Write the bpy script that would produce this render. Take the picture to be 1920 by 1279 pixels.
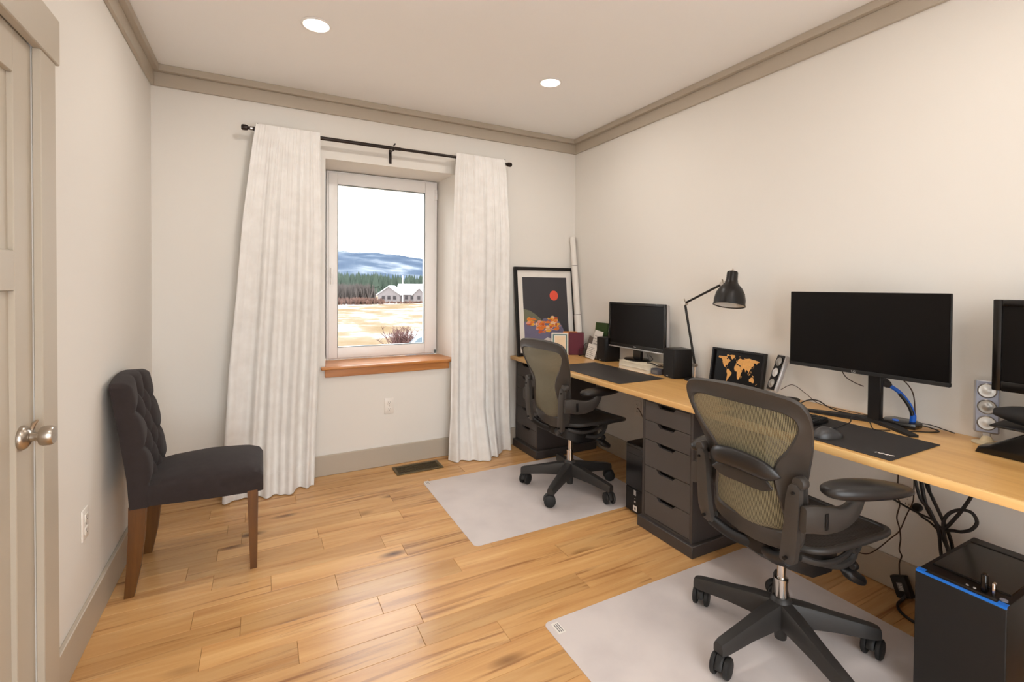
import bpy, bmesh, math, random
from mathutils import Vector as V, Matrix as Mx, noise as mnoise
random.seed(7)
R = math.radians
sc = bpy.context.scene
for o in list(bpy.data.objects):
    bpy.data.objects.remove(o)
COL = sc.collection
PI = math.pi
W, CEIL, FRONT = 3.073, 2.632, -4.4        # right wall, ceiling, wall behind the camera

# ------------------------------------------------------------ camera
cd = bpy.data.cameras.new('camera')
cam = bpy.data.objects.new('camera', cd)
COL.objects.link(cam)
cd.sensor_fit = 'HORIZONTAL'
cd.sensor_width = 36.0
cd.lens = 892.5 / 1920 * 36
cd.shift_y = -(639.5 - 551.22) / 1920
cd.clip_start = 0.02
cd.clip_end = 6000
yaw, pit, rol = R(-27.7337), R(-0.9098), R(0.4246)
fw = V((-math.sin(yaw) * math.cos(pit), math.cos(yaw) * math.cos(pit), math.sin(pit)))
r0 = V((math.cos(yaw), math.sin(yaw), 0))
u0 = r0.cross(fw)
rr = r0 * math.cos(rol) + u0 * math.sin(rol)
uu = -r0 * math.sin(rol) + u0 * math.cos(rol)
m = Mx((rr, uu, -fw)).transposed().to_4x4()
m.translation = V((0.5844, -3.5296, 1.3297))
cam.matrix_world = m
sc.camera = cam

# ------------------------------------------------------------ light and exposure
LAMP_POWER = 5.0
LAMP_COLOR = (1.0, 0.945, 0.89)
SKY = 4.6
wd = bpy.data.worlds.new('overcast_sky')
sc.world = wd
wd.use_nodes = True
bg = wd.node_tree.nodes['Background']
bg.inputs[0].default_value = (0.95, 0.98, 1.0, 1)
bg.inputs[1].default_value = SKY
vs = sc.view_settings
vs.view_transform = 'Standard'
vs.look = 'None'
vs.exposure = 0.28
vs.gamma = 1.0
vs.use_curve_mapping = False

# ------------------------------------------------------------ materials
def lin(c):
    f = lambda v: v / 12.92 if v <= 0.04045 else ((v + 0.055) / 1.055) ** 2.4
    return tuple(f(x / 255) for x in c) + (1,)

def nodes(name):
    mt = bpy.data.materials.new(name)
    mt.use_nodes = True
    nt = mt.node_tree
    return mt, nt, nt.nodes['Principled BSDF'], nt.links

def N(nt, typ, **kw):
    n = nt.nodes.new(typ)
    for k, v in kw.items():
        if k.startswith('i_'):
            n.inputs[k[2:].replace('_', ' ')].default_value = v
        else:
            setattr(n, k, v)
    return n

def mat(name, rgb, rough=0.5, metal=0.0, var=0.05, vs=6.0, stretch=(1, 1, 1), bump=0.0, bs=150.0,
        spec=0.5, coat=0.0, sheen=0.0, emit=0.0, bdist=0.002):
    mt, nt, p, L = nodes(name)
    p.inputs['Roughness'].default_value = rough
    p.inputs['Metallic'].default_value = metal
    p.inputs['Specular IOR Level'].default_value = spec
    p.inputs['Coat Weight'].default_value = coat
    p.inputs['Sheen Weight'].default_value = sheen
    tc = N(nt, 'ShaderNodeTexCoord')
    mp = N(nt, 'ShaderNodeMapping')
    mp.inputs['Scale'].default_value = stretch
    L.new(tc.outputs['Object'], mp.inputs['Vector'])
    nz = N(nt, 'ShaderNodeTexNoise')
    nz.inputs['Scale'].default_value = vs
    nz.inputs['Detail'].default_value = 4
    L.new(mp.outputs[0], nz.inputs['Vector'])
    mr = N(nt, 'ShaderNodeMapRange')
    mr.inputs['From Min'].default_value = 0.25
    mr.inputs['From Max'].default_value = 0.75
    mr.inputs['To Min'].default_value = 1 - var
    mr.inputs['To Max'].default_value = 1 + var
    L.new(nz.outputs['Fac'], mr.inputs['Value'])
    hs = N(nt, 'ShaderNodeHueSaturation')
    hs.inputs['Color'].default_value = lin(rgb)
    L.new(mr.outputs[0], hs.inputs['Value'])
    L.new(hs.outputs[0], p.inputs['Base Color'])
    if bump > 0:
        n2 = N(nt, 'ShaderNodeTexNoise')
        n2.inputs['Scale'].default_value = bs
        L.new(mp.outputs[0], n2.inputs['Vector'])
        b = N(nt, 'ShaderNodeBump')
        b.inputs['Strength'].default_value = bump
        b.inputs['Distance'].default_value = bdist
        L.new(n2.outputs['Fac'], b.inputs['Height'])
        L.new(b.outputs[0], p.inputs['Normal'])
    if emit:
        p.inputs['Emission Color'].default_value = lin(rgb)
        p.inputs['Emission Strength'].default_value = emit
    return mt

def ramp(nt, stops):
    r = N(nt, 'ShaderNodeValToRGB')
    e = r.color_ramp.elements
    while len(e) < len(stops):
        e.new(0.5)
    for el, (pos, c) in zip(e, stops):
        el.position = pos
        el.color = lin(c) if max(c) > 1 else tuple(c) + (1,)
    return r

def wood(name, c_dark, c_mid, c_light, axis, rough, streak, streak_amt=0.55, knots=0.0, tone=0.1, gs=1.0, coat=0.0):
    """long grain along axis ('x' or 'y' or 'z'), per-object random tone and offset, streaks and knots"""
    mt, nt, p, L = nodes(name)
    p.inputs['Roughness'].default_value = rough
    p.inputs['Coat Weight'].default_value = coat
    p.inputs['Coat Roughness'].default_value = 0.12
    tc = N(nt, 'ShaderNodeTexCoord')
    oi = N(nt, 'ShaderNodeObjectInfo')
    mul = N(nt, 'ShaderNodeMath', operation='MULTIPLY')
    mul.inputs[1].default_value = 37.0
    L.new(oi.outputs['Random'], mul.inputs[0])
    cmb = N(nt, 'ShaderNodeCombineXYZ')
    for k in range(3):
        L.new(mul.outputs[0], cmb.inputs[k])
    add = N(nt, 'ShaderNodeVectorMath', operation='ADD')
    L.new(tc.outputs['Object'], add.inputs[0])
    L.new(cmb.outputs[0], add.inputs[1])
    def noise(sl, sc_, det=5, rgh=0.6):
        mp = N(nt, 'ShaderNodeMapping')
        s = [sc_ * gs] * 3
        s['xyz'.index(axis)] = sl * gs
        mp.inputs['Scale'].default_value = s
        L.new(add.outputs[0], mp.inputs['Vector'])
        nz = N(nt, 'ShaderNodeTexNoise')
        nz.inputs['Scale'].default_value = 1.0
        nz.inputs['Detail'].default_value = det
        nz.inputs['Roughness'].default_value = rgh
        nz.inputs['Distortion'].default_value = 0.6
        L.new(mp.outputs[0], nz.inputs['Vector'])
        return nz, mp
    n1, _ = noise(1.3, 16)
    r1 = ramp(nt, [(0.25, c_dark), (0.5, c_mid), (0.75, c_light)])
    L.new(n1.outputs['Fac'], r1.inputs[0])
    n2, _ = noise(1.1, 24, 3)
    r2 = ramp(nt, [(0.56, (0, 0, 0)), (0.72, (1, 1, 1))])
    L.new(n2.outputs['Fac'], r2.inputs[0])
    sm = N(nt, 'ShaderNodeMath', operation='MULTIPLY')
    sm.inputs[1].default_value = streak_amt
    L.new(r2.outputs[0], sm.inputs[0])
    mx = N(nt, 'ShaderNodeMix', data_type='RGBA')
    mx.inputs['B'].default_value = lin(streak)
    L.new(sm.outputs[0], mx.inputs['Factor'])
    L.new(r1.outputs[0], mx.inputs['A'])
    last = mx.outputs['Result']
    if knots > 0:
        _, mp = noise(1.5, 4.2)
        vo = N(nt, 'ShaderNodeTexVoronoi', voronoi_dimensions='2D')
        vo.inputs['Scale'].default_value = 1.0
        L.new(mp.outputs[0], vo.inputs['Vector'])
        r3 = ramp(nt, [(0.0, (1, 1, 1)), (0.05, (0.75, 0.75, 0.75)), (0.13, (0, 0, 0))])
        L.new(vo.outputs['Distance'], r3.inputs[0])
        n4, _ = noise(0.8, 2.0, 2)
        r4 = ramp(nt, [(0.50, (0, 0, 0)), (0.58, (1, 1, 1))])
        L.new(n4.outputs['Fac'], r4.inputs[0])
        kk = N(nt, 'ShaderNodeMath', operation='MULTIPLY')
        L.new(r3.outputs[0], kk.inputs[0])
        L.new(r4.outputs[0], kk.inputs[1])
        k2 = N(nt, 'ShaderNodeMath', operation='MULTIPLY')
        k2.inputs[1].default_value = knots
        L.new(kk.outputs[0], k2.inputs[0])
        mk = N(nt, 'ShaderNodeMix', data_type='RGBA')
        mk.inputs['B'].default_value = lin((92, 54, 28))
        L.new(k2.outputs[0], mk.inputs['Factor'])
        L.new(last, mk.inputs['A'])
        last = mk.outputs['Result']
    hs = N(nt, 'ShaderNodeHueSaturation')
    mr = N(nt, 'ShaderNodeMapRange')
    mr.inputs['To Min'].default_value = 1 - tone
    mr.inputs['To Max'].default_value = 1 + tone * 0.7
    L.new(oi.outputs['Random'], mr.inputs['Value'])
    L.new(mr.outputs[0], hs.inputs['Value'])
    L.new(last, hs.inputs['Color'])
    L.new(hs.outputs[0], p.inputs['Base Color'])
    b = N(nt, 'ShaderNodeBump')
    b.inputs['Strength'].default_value = 0.12
    b.inputs['Distance'].default_value = 0.001
    L.new(n1.outputs['Fac'], b.inputs['Height'])
    L.new(b.outputs[0], p.inputs['Normal'])
    return mt

def glassmat(name, rough=0.0, tint=(1, 1, 1)):
    mt, nt, p, L = nodes(name)
    nt.nodes.remove(p)
    out = nt.nodes['Material Output']
    tr = N(nt, 'ShaderNodeBsdfTransparent')
    tr.inputs[0].default_value = tuple(tint) + (1,)
    gl = N(nt, 'ShaderNodeBsdfGlossy')
    gl.inputs['Roughness'].default_value = rough
    fr = N(nt, 'ShaderNodeFresnel')
    fr.inputs['IOR'].default_value = 1.12
    mx = N(nt, 'ShaderNodeMixShader')
    L.new(fr.outputs[0], mx.inputs[0])
    L.new(tr.outputs[0], mx.inputs[1])
    L.new(gl.outputs[0], mx.inputs[2])
    L.new(mx.outputs[0], out.inputs[0])
    return mt

def pellicle(name, c1, c2, freq, open_amt, axis='y'):
    """woven see-through chair mesh: opaque ribs with gaps between"""
    mt, nt, p, L = nodes(name)
    p.inputs['Roughness'].default_value = 0.55
    tc = N(nt, 'ShaderNodeTexCoord')
    wv = N(nt, 'ShaderNodeTexWave', wave_type='BANDS', bands_direction=axis.upper())
    wv.inputs['Scale'].default_value = freq
    wv.inputs['Distortion'].default_value = 0.0
    L.new(tc.outputs['Object'], wv.inputs['Vector'])
    r = ramp(nt, [(0.3, c1), (0.7, c2)])
    L.new(wv.outputs['Fac'], r.inputs[0])
    L.new(r.outputs[0], p.inputs['Base Color'])
    w2 = N(nt, 'ShaderNodeTexWave', wave_type='BANDS', bands_direction='Z')
    w2.inputs['Scale'].default_value = freq * 1.7
    L.new(tc.outputs['Object'], w2.inputs['Vector'])
    mn = N(nt, 'ShaderNodeMath', operation='MAXIMUM')
    L.new(wv.outputs['Fac'], mn.inputs[0])
    ml = N(nt, 'ShaderNodeMath', operation='MULTIPLY')
    ml.inputs[1].default_value = 0.75
    L.new(w2.outputs['Fac'], ml.inputs[0])
    L.new(ml.outputs[0], mn.inputs[1])
    mr = N(nt, 'ShaderNodeMapRange')
    mr.inputs['From Min'].default_value = 0.1
    mr.inputs['From Max'].default_value = 0.8
    mr.inputs['To Min'].default_value = 1 - open_amt
    mr.inputs['To Max'].default_value = 1.0
    L.new(mn.outputs[0], mr.inputs['Value'])
    L.new(mr.outputs[0], p.inputs['Alpha'])
    return mt

M = {}
M['wall'] = mat('wall_paint', (232, 227, 219), 0.75, var=0.012, vs=1.2, bump=0.04, bs=260)
M['ceiling'] = mat('ceiling_paint', (248, 246, 243), 0.85, var=0.01, vs=1.0, bump=0.04, bs=200)
M['trim'] = mat('taupe_trim_paint', (187, 175, 158), 0.42, var=0.015, vs=2.0)
M['door'] = mat('taupe_door_paint', (190, 179, 162), 0.40, var=0.015, vs=2.0)
M['white_vinyl'] = mat('white_vinyl', (244, 241, 238), 0.35, var=0.01)
M['gasket'] = mat('grey_gasket', (104, 116, 118), 0.5)
M['plate'] = mat('white_plastic_plate', (238, 231, 222), 0.35, var=0.01)
M['slot'] = mat('dark_slot', (40, 34, 30), 0.6)
M['nickel'] = mat('brushed_nickel', (186, 176, 164), 0.28, metal=1.0, var=0.06, vs=40, stretch=(1, 1, 12))
M['chrome'] = mat('chrome', (205, 200, 195), 0.15, metal=1.0, var=0.02)
M['floor'] = wood('maple_floor', (192, 138, 84), (213, 163, 105), (228, 183, 126), 'x', 0.25, (136, 84, 48), 0.78, knots=1.0, tone=0.15)
M['subfloor'] = mat('subfloor', (120, 82, 48), 0.8)
M['desk'] = wood('maple_desktop', (205, 152, 88), (222, 172, 104), (232, 188, 122), 'y', 0.28, (176, 122, 64), 0.35, tone=0.02, gs=0.9)
M['edge'] = wood('maple_edge_strip', (222, 170, 104), (236, 190, 124), (242, 204, 142), 'y', 0.35, (196, 142, 84), 0.25, tone=0.02)
M['sill'] = wood('cherry_sill', (176, 110, 56), (198, 132, 72), (212, 150, 90), 'x', 0.3, (140, 80, 38), 0.4, tone=0.02)
M['leg_wood'] = wood('walnut_leg', (78, 46, 17), (100, 62, 25), (116, 76, 33), 'z', 0.35, (80, 42, 18), 0.5, tone=0.03, gs=1.4)
M['fabric'] = mat('charcoal_linen', (53, 46, 45), 0.9, var=0.10, vs=30, bump=0.35, bs=900, sheen=0.06, spec=0.2, bdist=0.001)
M['black_metal'] = mat('black_metal', (27, 23, 21), 0.36, var=0.06, spec=0.35)
M['bronze'] = mat('oil_rubbed_bronze', (46, 36, 32), 0.35, metal=0.4, var=0.08)
M['vent'] = mat('bronze_vent', (104, 90, 62), 0.4, metal=0.5, var=0.06)
M['vent_dark'] = mat('vent_duct', (40, 33, 24), 0.7)
M['cab'] = mat('dark_grey_cabinet', (80, 75, 73), 0.5, var=0.02, vs=3)
M['cab_dark'] = mat('dark_grey_cabinet_body', (66, 60, 58), 0.5, var=0.02, vs=3)
M['aeron'] = mat('graphite_plastic', (60, 55, 51), 0.45, var=0.04, vs=10, bump=0.06, bs=700)
M['aeron_base'] = mat('graphite_base', (46, 43, 41), 0.48, var=0.04, vs=10)
M['armpad'] = mat('black_vinyl_pad', (34, 31, 30), 0.36, var=0.04)
M['black'] = mat('black_plastic', (22, 20, 20), 0.42, var=0.06, spec=0.35)
M['black_gloss'] = mat('glossy_black_plastic', (14, 12, 12), 0.2, var=0.04)
M['black_matte'] = mat('matte_black', (20, 17, 16), 0.75, var=0.08, vs=20)
M['screen'] = mat('dark_screen', (13, 11, 11), 0.30, var=0.03, spec=0.22)
M['rubber'] = mat('black_rubber', (24, 23, 23), 0.6, var=0.05)
M['silver'] = mat('silver_plastic', (190, 186, 184), 0.32, metal=0.3, var=0.03)
M['silver_blue'] = mat('silver_blue_panel', (150, 154, 170), 0.3, metal=0.35, var=0.04)
M['cone'] = mat('speaker_cone_silver', (226, 224, 220), 0.3, metal=0.2, var=0.02)
M['cone_grey'] = mat('speaker_cone_grey', (168, 164, 158), 0.3, metal=0.5, var=0.02)
M['beige'] = mat('beige_plastic', (214, 196, 160), 0.4, var=0.02)
M['pell'] = pellicle('tan_pellicle', (70, 66, 52), (150, 141, 114), 62.0, 0.88)
M['pell_far'] = pellicle('olive_pellicle', (80, 76, 62), (138, 131, 108), 62.0, 0.75)
M['pell_seat'] = pellicle('black_pellicle', (32, 30, 29), (48, 45, 43), 50.0, 0.25)
M['white_paper'] = mat('white_paper', (232, 226, 218), 0.8, var=0.03, vs=15)
M['cream_paper'] = mat('cream_paper', (236, 222, 196), 0.8, var=0.03, vs=10)
M['blue'] = mat('bright_blue_plastic', (20, 92, 196), 0.4, var=0.04)
M['led_blue'] = mat('blue_strip', (16, 108, 205), 0.35, var=0.02, emit=0.08)
M['matpad'] = mat('black_cloth_pad', (44, 39, 37), 0.85, var=0.16, vs=4, bump=0.1, bs=900)
M['matpad_l'] = mat('black_leather_pad', (46, 41, 39), 0.55, var=0.10, vs=5, bump=0.1, bs=500)
M['cork'] = mat('cork', (222, 166, 96), 0.85, var=0.14, vs=120, bump=0.2, bs=300)
M['poster_sky'] = mat('poster_charcoal', (62, 60, 64), 0.55, var=0.03)
M['poster_red'] = mat('poster_red', (232, 88, 66), 0.55)
M['poster_olive'] = mat('poster_olive', (112, 112, 92), 0.55)
M['poster_slate'] = mat('poster_slate', (112, 108, 134), 0.55, var=0.05, vs=30)
M['poster_orange'] = mat('poster_orange', (226, 124, 48), 0.55, var=0.1, vs=40)
M['poster_yellow'] = mat('poster_yellow', (234, 172, 52), 0.55)
M['poster_pink'] = mat('poster_pink', (226, 156, 138), 0.55)
M['poster_peach'] = mat('poster_peach', (238, 196, 156), 0.55)
M['poster_white'] = mat('poster_white', (216, 208, 204), 0.55)
M['poster_rust'] = mat('poster_rust', (196, 88, 48), 0.55)
M['maroon'] = mat('maroon_cloth', (98, 22, 42), 0.6, var=0.06)
M['green'] = mat('dark_green_cover', (52, 76, 36), 0.55, var=0.05)
M['teal'] = mat('teal_photo_frame', (92, 124, 116), 0.5)
M['orange'] = mat('orange_cover', (228, 140, 62), 0.5)
M['photo'] = mat('sepia_photo', (238, 208, 168), 0.4, var=0.06, vs=12)
M['grey_ink'] = mat('grey_ink', (120, 116, 114), 0.7)
M['cable'] = mat('black_cable', (26, 20, 18), 0.5, var=0.03)
M['cable_brown'] = mat('brown_cable', (62, 40, 26), 0.5, var=0.03)
M['glass'] = glassmat('window_glass')
M['grey_dish'] = mat('grey_dish', (124, 118, 112), 0.3, metal=0.4)

def curtainmat():
    mt, nt, p, L = nodes('white_cotton_curtain')
    p.inputs['Roughness'].default_value = 0.85
    p.inputs['Specular IOR Level'].default_value = 0.2
    p.inputs['Sheen Weight'].default_value = 0.1
    tc = N(nt, 'ShaderNodeTexCoord')
    nz = N(nt, 'ShaderNodeTexNoise')
    nz.inputs['Scale'].default_value = 14
    L.new(tc.outputs['Object'], nz.inputs['Vector'])
    r = ramp(nt, [(0.3, (238, 234, 229)), (0.7, (246, 243, 239))])
    L.new(nz.outputs['Fac'], r.inputs[0])
    L.new(r.outputs[0], p.inputs['Base Color'])
    tl = N(nt, 'ShaderNodeBsdfTranslucent')
    L.new(r.outputs[0], tl.inputs[0])
    mx = N(nt, 'ShaderNodeMixShader')
    mx.inputs[0].default_value = 0.08
    out = nt.nodes['Material Output']
    L.new(p.outputs[0], mx.inputs[1])
    L.new(tl.outputs[0], mx.inputs[2])
    L.new(mx.outputs[0], out.inputs[0])
    nb = N(nt, 'ShaderNodeTexNoise')
    nb.inputs['Scale'].default_value = 500
    L.new(tc.outputs['Object'], nb.inputs['Vector'])
    b = N(nt, 'ShaderNodeBump')
    b.inputs['Strength'].default_value = 0.12
    b.inputs['Distance'].default_value = 0.001
    L.new(nb.outputs['Fac'], b.inputs['Height'])
    L.new(b.outputs[0], p.inputs['Normal'])
    return mt
M['curtain'] = curtainmat()

def matmat():
    """frosted translucent vinyl floor mat"""
    mt, nt, p, L = nodes('frosted_vinyl_mat')
    p.inputs['Base Color'].default_value = lin((226, 212, 206))
    p.inputs['Roughness'].default_value = 0.38
    tc = N(nt, 'ShaderNodeTexCoord')
    nz = N(nt, 'ShaderNodeTexNoise')
    nz.inputs['Scale'].default_value = 5
    nz.inputs['Detail'].default_value = 4
    L.new(tc.outputs['Object'], nz.inputs['Vector'])
    r = ramp(nt, [(0.3, (218, 207, 203)), (0.6, (229, 218, 213))])
    L.new(nz.outputs['Fac'], r.inputs[0])
    L.new(r.outputs[0], p.inputs['Base Color'])
    tr = N(nt, 'ShaderNodeBsdfTransparent')
    mx = N(nt, 'ShaderNodeMixShader')
    mx.inputs[0].default_value = 0.12
    out = nt.nodes['Material Output']
    L.new(p.outputs[0], mx.inputs[1])
    L.new(tr.outputs[0], mx.inputs[2])
    L.new(mx.outputs[0], out.inputs[0])
    return mt
M['floor_mat'] = matmat()

# ------------------------------------------------------------ mesh helpers
class B:
    def __init__(s):
        s.bm = bmesh.new()
    def _merge(s, t, Mt=None):
        if Mt is not None:
            bmesh.ops.transform(t, matrix=Mt, verts=t.verts)
        me = bpy.data.meshes.new('tmp')
        t.to_mesh(me)
        t.free()
        s.bm.from_mesh(me)
        bpy.data.meshes.remove(me)
        return s
    def box(s, x0, x1, y0, y1, z0, z1, bev=0.0, seg=2, Mt=None):
        t = bmesh.new()
        bmesh.ops.create_cube(t, size=1)
        for v in t.verts:
            v.co = V(((x0 + x1) / 2 + v.co.x * (x1 - x0), (y0 + y1) / 2 + v.co.y * (y1 - y0), (z0 + z1) / 2 + v.co.z * (z1 - z0)))
        if bev > 0:
            bmesh.ops.bevel(t, geom=list(t.edges), offset=bev, segments=seg, profile=0.5, affect='EDGES', clamp_overlap=True)
        return s._merge(t, Mt)
    def loft(s, rings, closed=False, cap=True, Mt=None):
        t = bmesh.new()
        rv = [[t.verts.new(p) for p in ring] for ring in rings]
        n = len(rings[0])
        K = len(rings)
        for i in range(K if closed else K - 1):
            a, b = rv[i], rv[(i + 1) % K]
            for j in range(n):
                t.faces.new((a[j], a[(j + 1) % n], b[(j + 1) % n], b[j]))
        if cap and not closed:
            t.faces.new(list(reversed(rv[0])))
            t.faces.new(rv[-1])
        bmesh.ops.recalc_face_normals(t, faces=t.faces)
        return s._merge(t, Mt)
    def tube(s, pts, r, n=8, closed=False, flat=1.0, up=None, Mt=None):
        """sweep; r a number or list; flat scales the second axis"""
        P = [V(p) for p in pts]
        K = len(P)
        rs = r if isinstance(r, (list, tuple)) else [r] * K
        T = []
        for i in range(K):
            a = P[(i - 1) % K] if closed or i > 0 else P[i]
            b = P[(i + 1) % K] if closed or i < K - 1 else P[i]
            T.append((b - a).normalized())
        ref = V(up) if up else (V((0, 0, 1)) if abs(T[0].z) < 0.9 else V((1, 0, 0)))
        nrm = (ref - T[0] * ref.dot(T[0])).normalized()
        rings = []
        for i in range(K):
            if up:
                nrm = (V(up) - T[i] * V(up).dot(T[i]))
            else:
                nrm = (nrm - T[i] * nrm.dot(T[i]))
            nrm.normalize()
            bn = T[i].cross(nrm)
            f = flat[i] if isinstance(flat, (list, tuple)) else flat
            rings.append([P[i] + (nrm * math.cos(2 * PI * k / n) + bn * math.sin(2 * PI * k / n) * f) * rs[i] for k in range(n)])
        return s.loft(rings, closed, True, Mt)
    def cyl(s, p0, p1, r0, r1=None, n=20, Mt=None):
        return s.tube([p0, p1], [r0, r0 if r1 is None else r1], n, Mt=Mt)
    def lathe(s, prof, n=28, Mt=None, cap=True):
        rings = [[V((max(r, 1e-5) * math.cos(2 * PI * k / n), max(r, 1e-5) * math.sin(2 * PI * k / n), z)) for k in range(n)] for r, z in prof]
        return s.loft(rings, False, cap, Mt)
    def prism(s, poly, h0, h1, Mt=None, bev=0.0):
        """polygon in local xy, extruded in local z from h0 to h1"""
        t = bmesh.new()
        a = [t.verts.new((x, y, h0)) for x, y in poly]
        b = [t.verts.new((x, y, h1)) for x, y in poly]
        n = len(poly)
        t.faces.new(list(reversed(a)))
        t.faces.new(b)
        for i in range(n):
            t.faces.new((a[i], a[(i + 1) % n], b[(i + 1) % n], b[i]))
        bmesh.ops.recalc_face_normals(t, faces=t.faces)
        if bev > 0:
            es = [e for e in t.edges if abs(e.verts[0].co.z - e.verts[1].co.z) < 1e-6]
            bmesh.ops.bevel(t, geom=es, offset=bev, segments=2, profile=0.5, affect='EDGES', clamp_overlap=True)
        return s._merge(t, Mt)
    def sheet(s, f, nu, nv, th, Mt=None):
        """double sided sheet; f(u,v)->Vector; th thickness along the normal"""
        P = [[V(f(i / nu, j / nv)) for j in range(nv + 1)] for i in range(nu + 1)]
        Q = []
        for i in range(nu + 1):
            row = []
            for j in range(nv + 1):
                du = P[min(i + 1, nu)][j] - P[max(i - 1, 0)][j]
                dv = P[i][min(j + 1, nv)] - P[i][max(j - 1, 0)]
                nn = du.cross(dv)
                nn = nn.normalized() if nn.length > 1e-12 else V((0, 0, 1))
                row.append(P[i][j] + nn * th)
            Q.append(row)
        t = bmesh.new()
        a = [[t.verts.new(p) for p in r] for r in P]
        b = [[t.verts.new(p) for p in r] for r in Q]
        for i in range(nu):
            for j in range(nv):
                t.faces.new((a[i][j], a[i][j + 1], a[i + 1][j + 1], a[i + 1][j]))
                t.faces.new((b[i][j], b[i + 1][j], b[i + 1][j + 1], b[i][j + 1]))
        for i in range(nu):
            t.faces.new((a[i][0], a[i + 1][0], b[i + 1][0], b[i][0]))
            t.faces.new((a[i + 1][nv], a[i][nv], b[i][nv], b[i + 1][nv]))
        for j in range(nv):
            t.faces.new((a[0][j + 1], a[0][j], b[0][j], b[0][j + 1]))
            t.faces.new((a[nu][j], a[nu][j + 1], b[nu][j + 1], b[nu][j]))
        bmesh.ops.recalc_face_normals(t, faces=t.faces)
        return s._merge(t, Mt)
    def mesh(s, name, mt, sharp=38):
        me = bpy.data.meshes.new(name)
        s.bm.to_mesh(me)
        s.bm.free()
        me.materials.append(mt)
        if sharp is not None:
            for p in me.polygons:
                p.use_smooth = True
            me.set_sharp_from_angle(angle=R(sharp))
        return me
    def obj(s, name, mt, parent=None, loc=None, rot=None, sharp=38, Mt=None):
        return link(name, s.mesh(name, mt, sharp), parent, loc, rot, Mt)

def link(name, me, parent=None, loc=None, rot=None, Mt=None):
    o = bpy.data.objects.new(name, me)
    COL.objects.link(o)
    if parent is not None:
        o.parent = parent
    if Mt is not None:
        o.matrix_local = Mt
    if loc is not None:
        o.location = loc
    if rot is not None:
        o.rotation_euler = rot
    return o

def tag(o, label, cat, group=None):
    o['label'] = label
    o['category'] = cat
    if group:
        o['group'] = group
    return o

def thing(name, label, cat, loc=(0, 0, 0), rotz=0.0, group=None):
    o = bpy.data.objects.new(name, None)
    o.empty_display_size = 0.05
    COL.objects.link(o)
    o.location = loc
    o.rotation_euler = (0, 0, rotz)
    return tag(o, label, cat, group)

def struct(o):
    o['kind'] = 'structure'
    return o

def stuff(o, label=None, cat=None):
    o['kind'] = 'stuff'
    if label:
        tag(o, label, cat)
    return o

def spline(pts, k=8, closed=False):
    P = [V(p) for p in pts]
    n = len(P)
    out = []
    for i in range(n if closed else n - 1):
        g = (lambda j: P[j % n]) if closed else (lambda j: P[min(max(j, 0), n - 1)])
        p0, p1, p2, p3 = g(i - 1), g(i), g(i + 1), g(i + 2)
        for q in range(k):
            t = q / k
            out.append(0.5 * ((2 * p1) + (p2 - p0) * t + (2 * p0 - 5 * p1 + 4 * p2 - p3) * t * t + (3 * p1 - p0 - 3 * p2 + p3) * t ** 3))
    if not closed:
        out.append(P[-1])
    return out

def basis(xa, ya, za, loc=(0, 0, 0)):
    mm = Mx((V(xa), V(ya), V(za))).transposed().to_4x4()
    mm.translation = V(loc)
    return mm

def text(s, size, mt, parent, Mt, name='lettering', ext=0.0003):
    cu = bpy.data.curves.new('t', 'FONT')
    cu.body = s
    cu.size = size
    cu.extrude = ext
    cu.align_x = 'CENTER'
    cu.align_y = 'CENTER'
    ob = bpy.data.objects.new('t', cu)
    COL.objects.link(ob)
    dg = bpy.context.evaluated_depsgraph_get()
    me = bpy.data.meshes.new_from_object(ob.evaluated_get(dg))
    bpy.data.objects.remove(ob)
    me.materials.clear()
    me.materials.append(mt)
    return link(name, me, parent, Mt=Mt)

def lerp(a, b, t):
    return a + (b - a) * t

def interp(x, xs, ys):
    if x <= xs[0]:
        return ys[0]
    for i in range(len(xs) - 1):
        if x <= xs[i + 1]:
            return lerp(ys[i], ys[i + 1], (x - xs[i]) / (xs[i + 1] - xs[i]))
    return ys[-1]

# ============================================================ THE ROOM
# floor: slab plus single planks
floor = struct(B().box(-0.1, W + 0.1, FRONT - 0.1, 0.1, -0.12, -0.012).obj('floor', M['subfloor']))
PW = 0.1225
rows0 = -1.115
known = {0: [0.385], 1: [0.62], 2: [0.343, 0.883], 4: [0.392, 1.018], 6: [1.12], 7: [1.406], -1: [0.285, 0.86], -2: [0.39, 0.855], -4: [0.425, 1.3]}
plank_mesh = {}
def plank(x0, x1, y0, y1):
    L_, w_ = round(x1 - x0, 2), round(y1 - y0, 4)
    key = (L_, w_)
    if key not in plank_mesh:
        plank_mesh[key] = B().box(-L_ / 2 + 0.0005, L_ / 2 - 0.0005, -w_ / 2 + 0.0004, w_ / 2 - 0.0004, -0.012, 0.0, 0.0009, 1).mesh('plank', M['floor'], 30)
    link('plank', plank_mesh[key], floor, loc=((x0 + x1) / 2, (y0 + y1) / 2, 0))
rg = random.Random(11)
k = -10
y = rows0 + 10 * PW
nrow = 0
while True:
    yt = rows0 - (k - 0) * PW + PW
    y1, y0 = min(yt, 0.0), max(yt - PW, FRONT)
    if y1 <= FRONT:
        break
    if y1 - y0 > 0.004:
        cuts = list(known.get(k, []))
        xx = (max(cuts) if cuts else rg.uniform(0.15, 0.7))
        if not cuts:
            cuts.append(xx)
        while True:
            xx += rg.choice([0.45, 0.6, 0.75, 0.9, 1.1, 1.3])
            if xx > W - 0.15:
                break
            cuts.append(xx)
        cuts = [0.0] + [round(c, 2) for c in cuts] + [W]
        for a, b in zip(cuts, cuts[1:]):
            plank(a, b, y0, y1)
    k += 1

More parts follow.
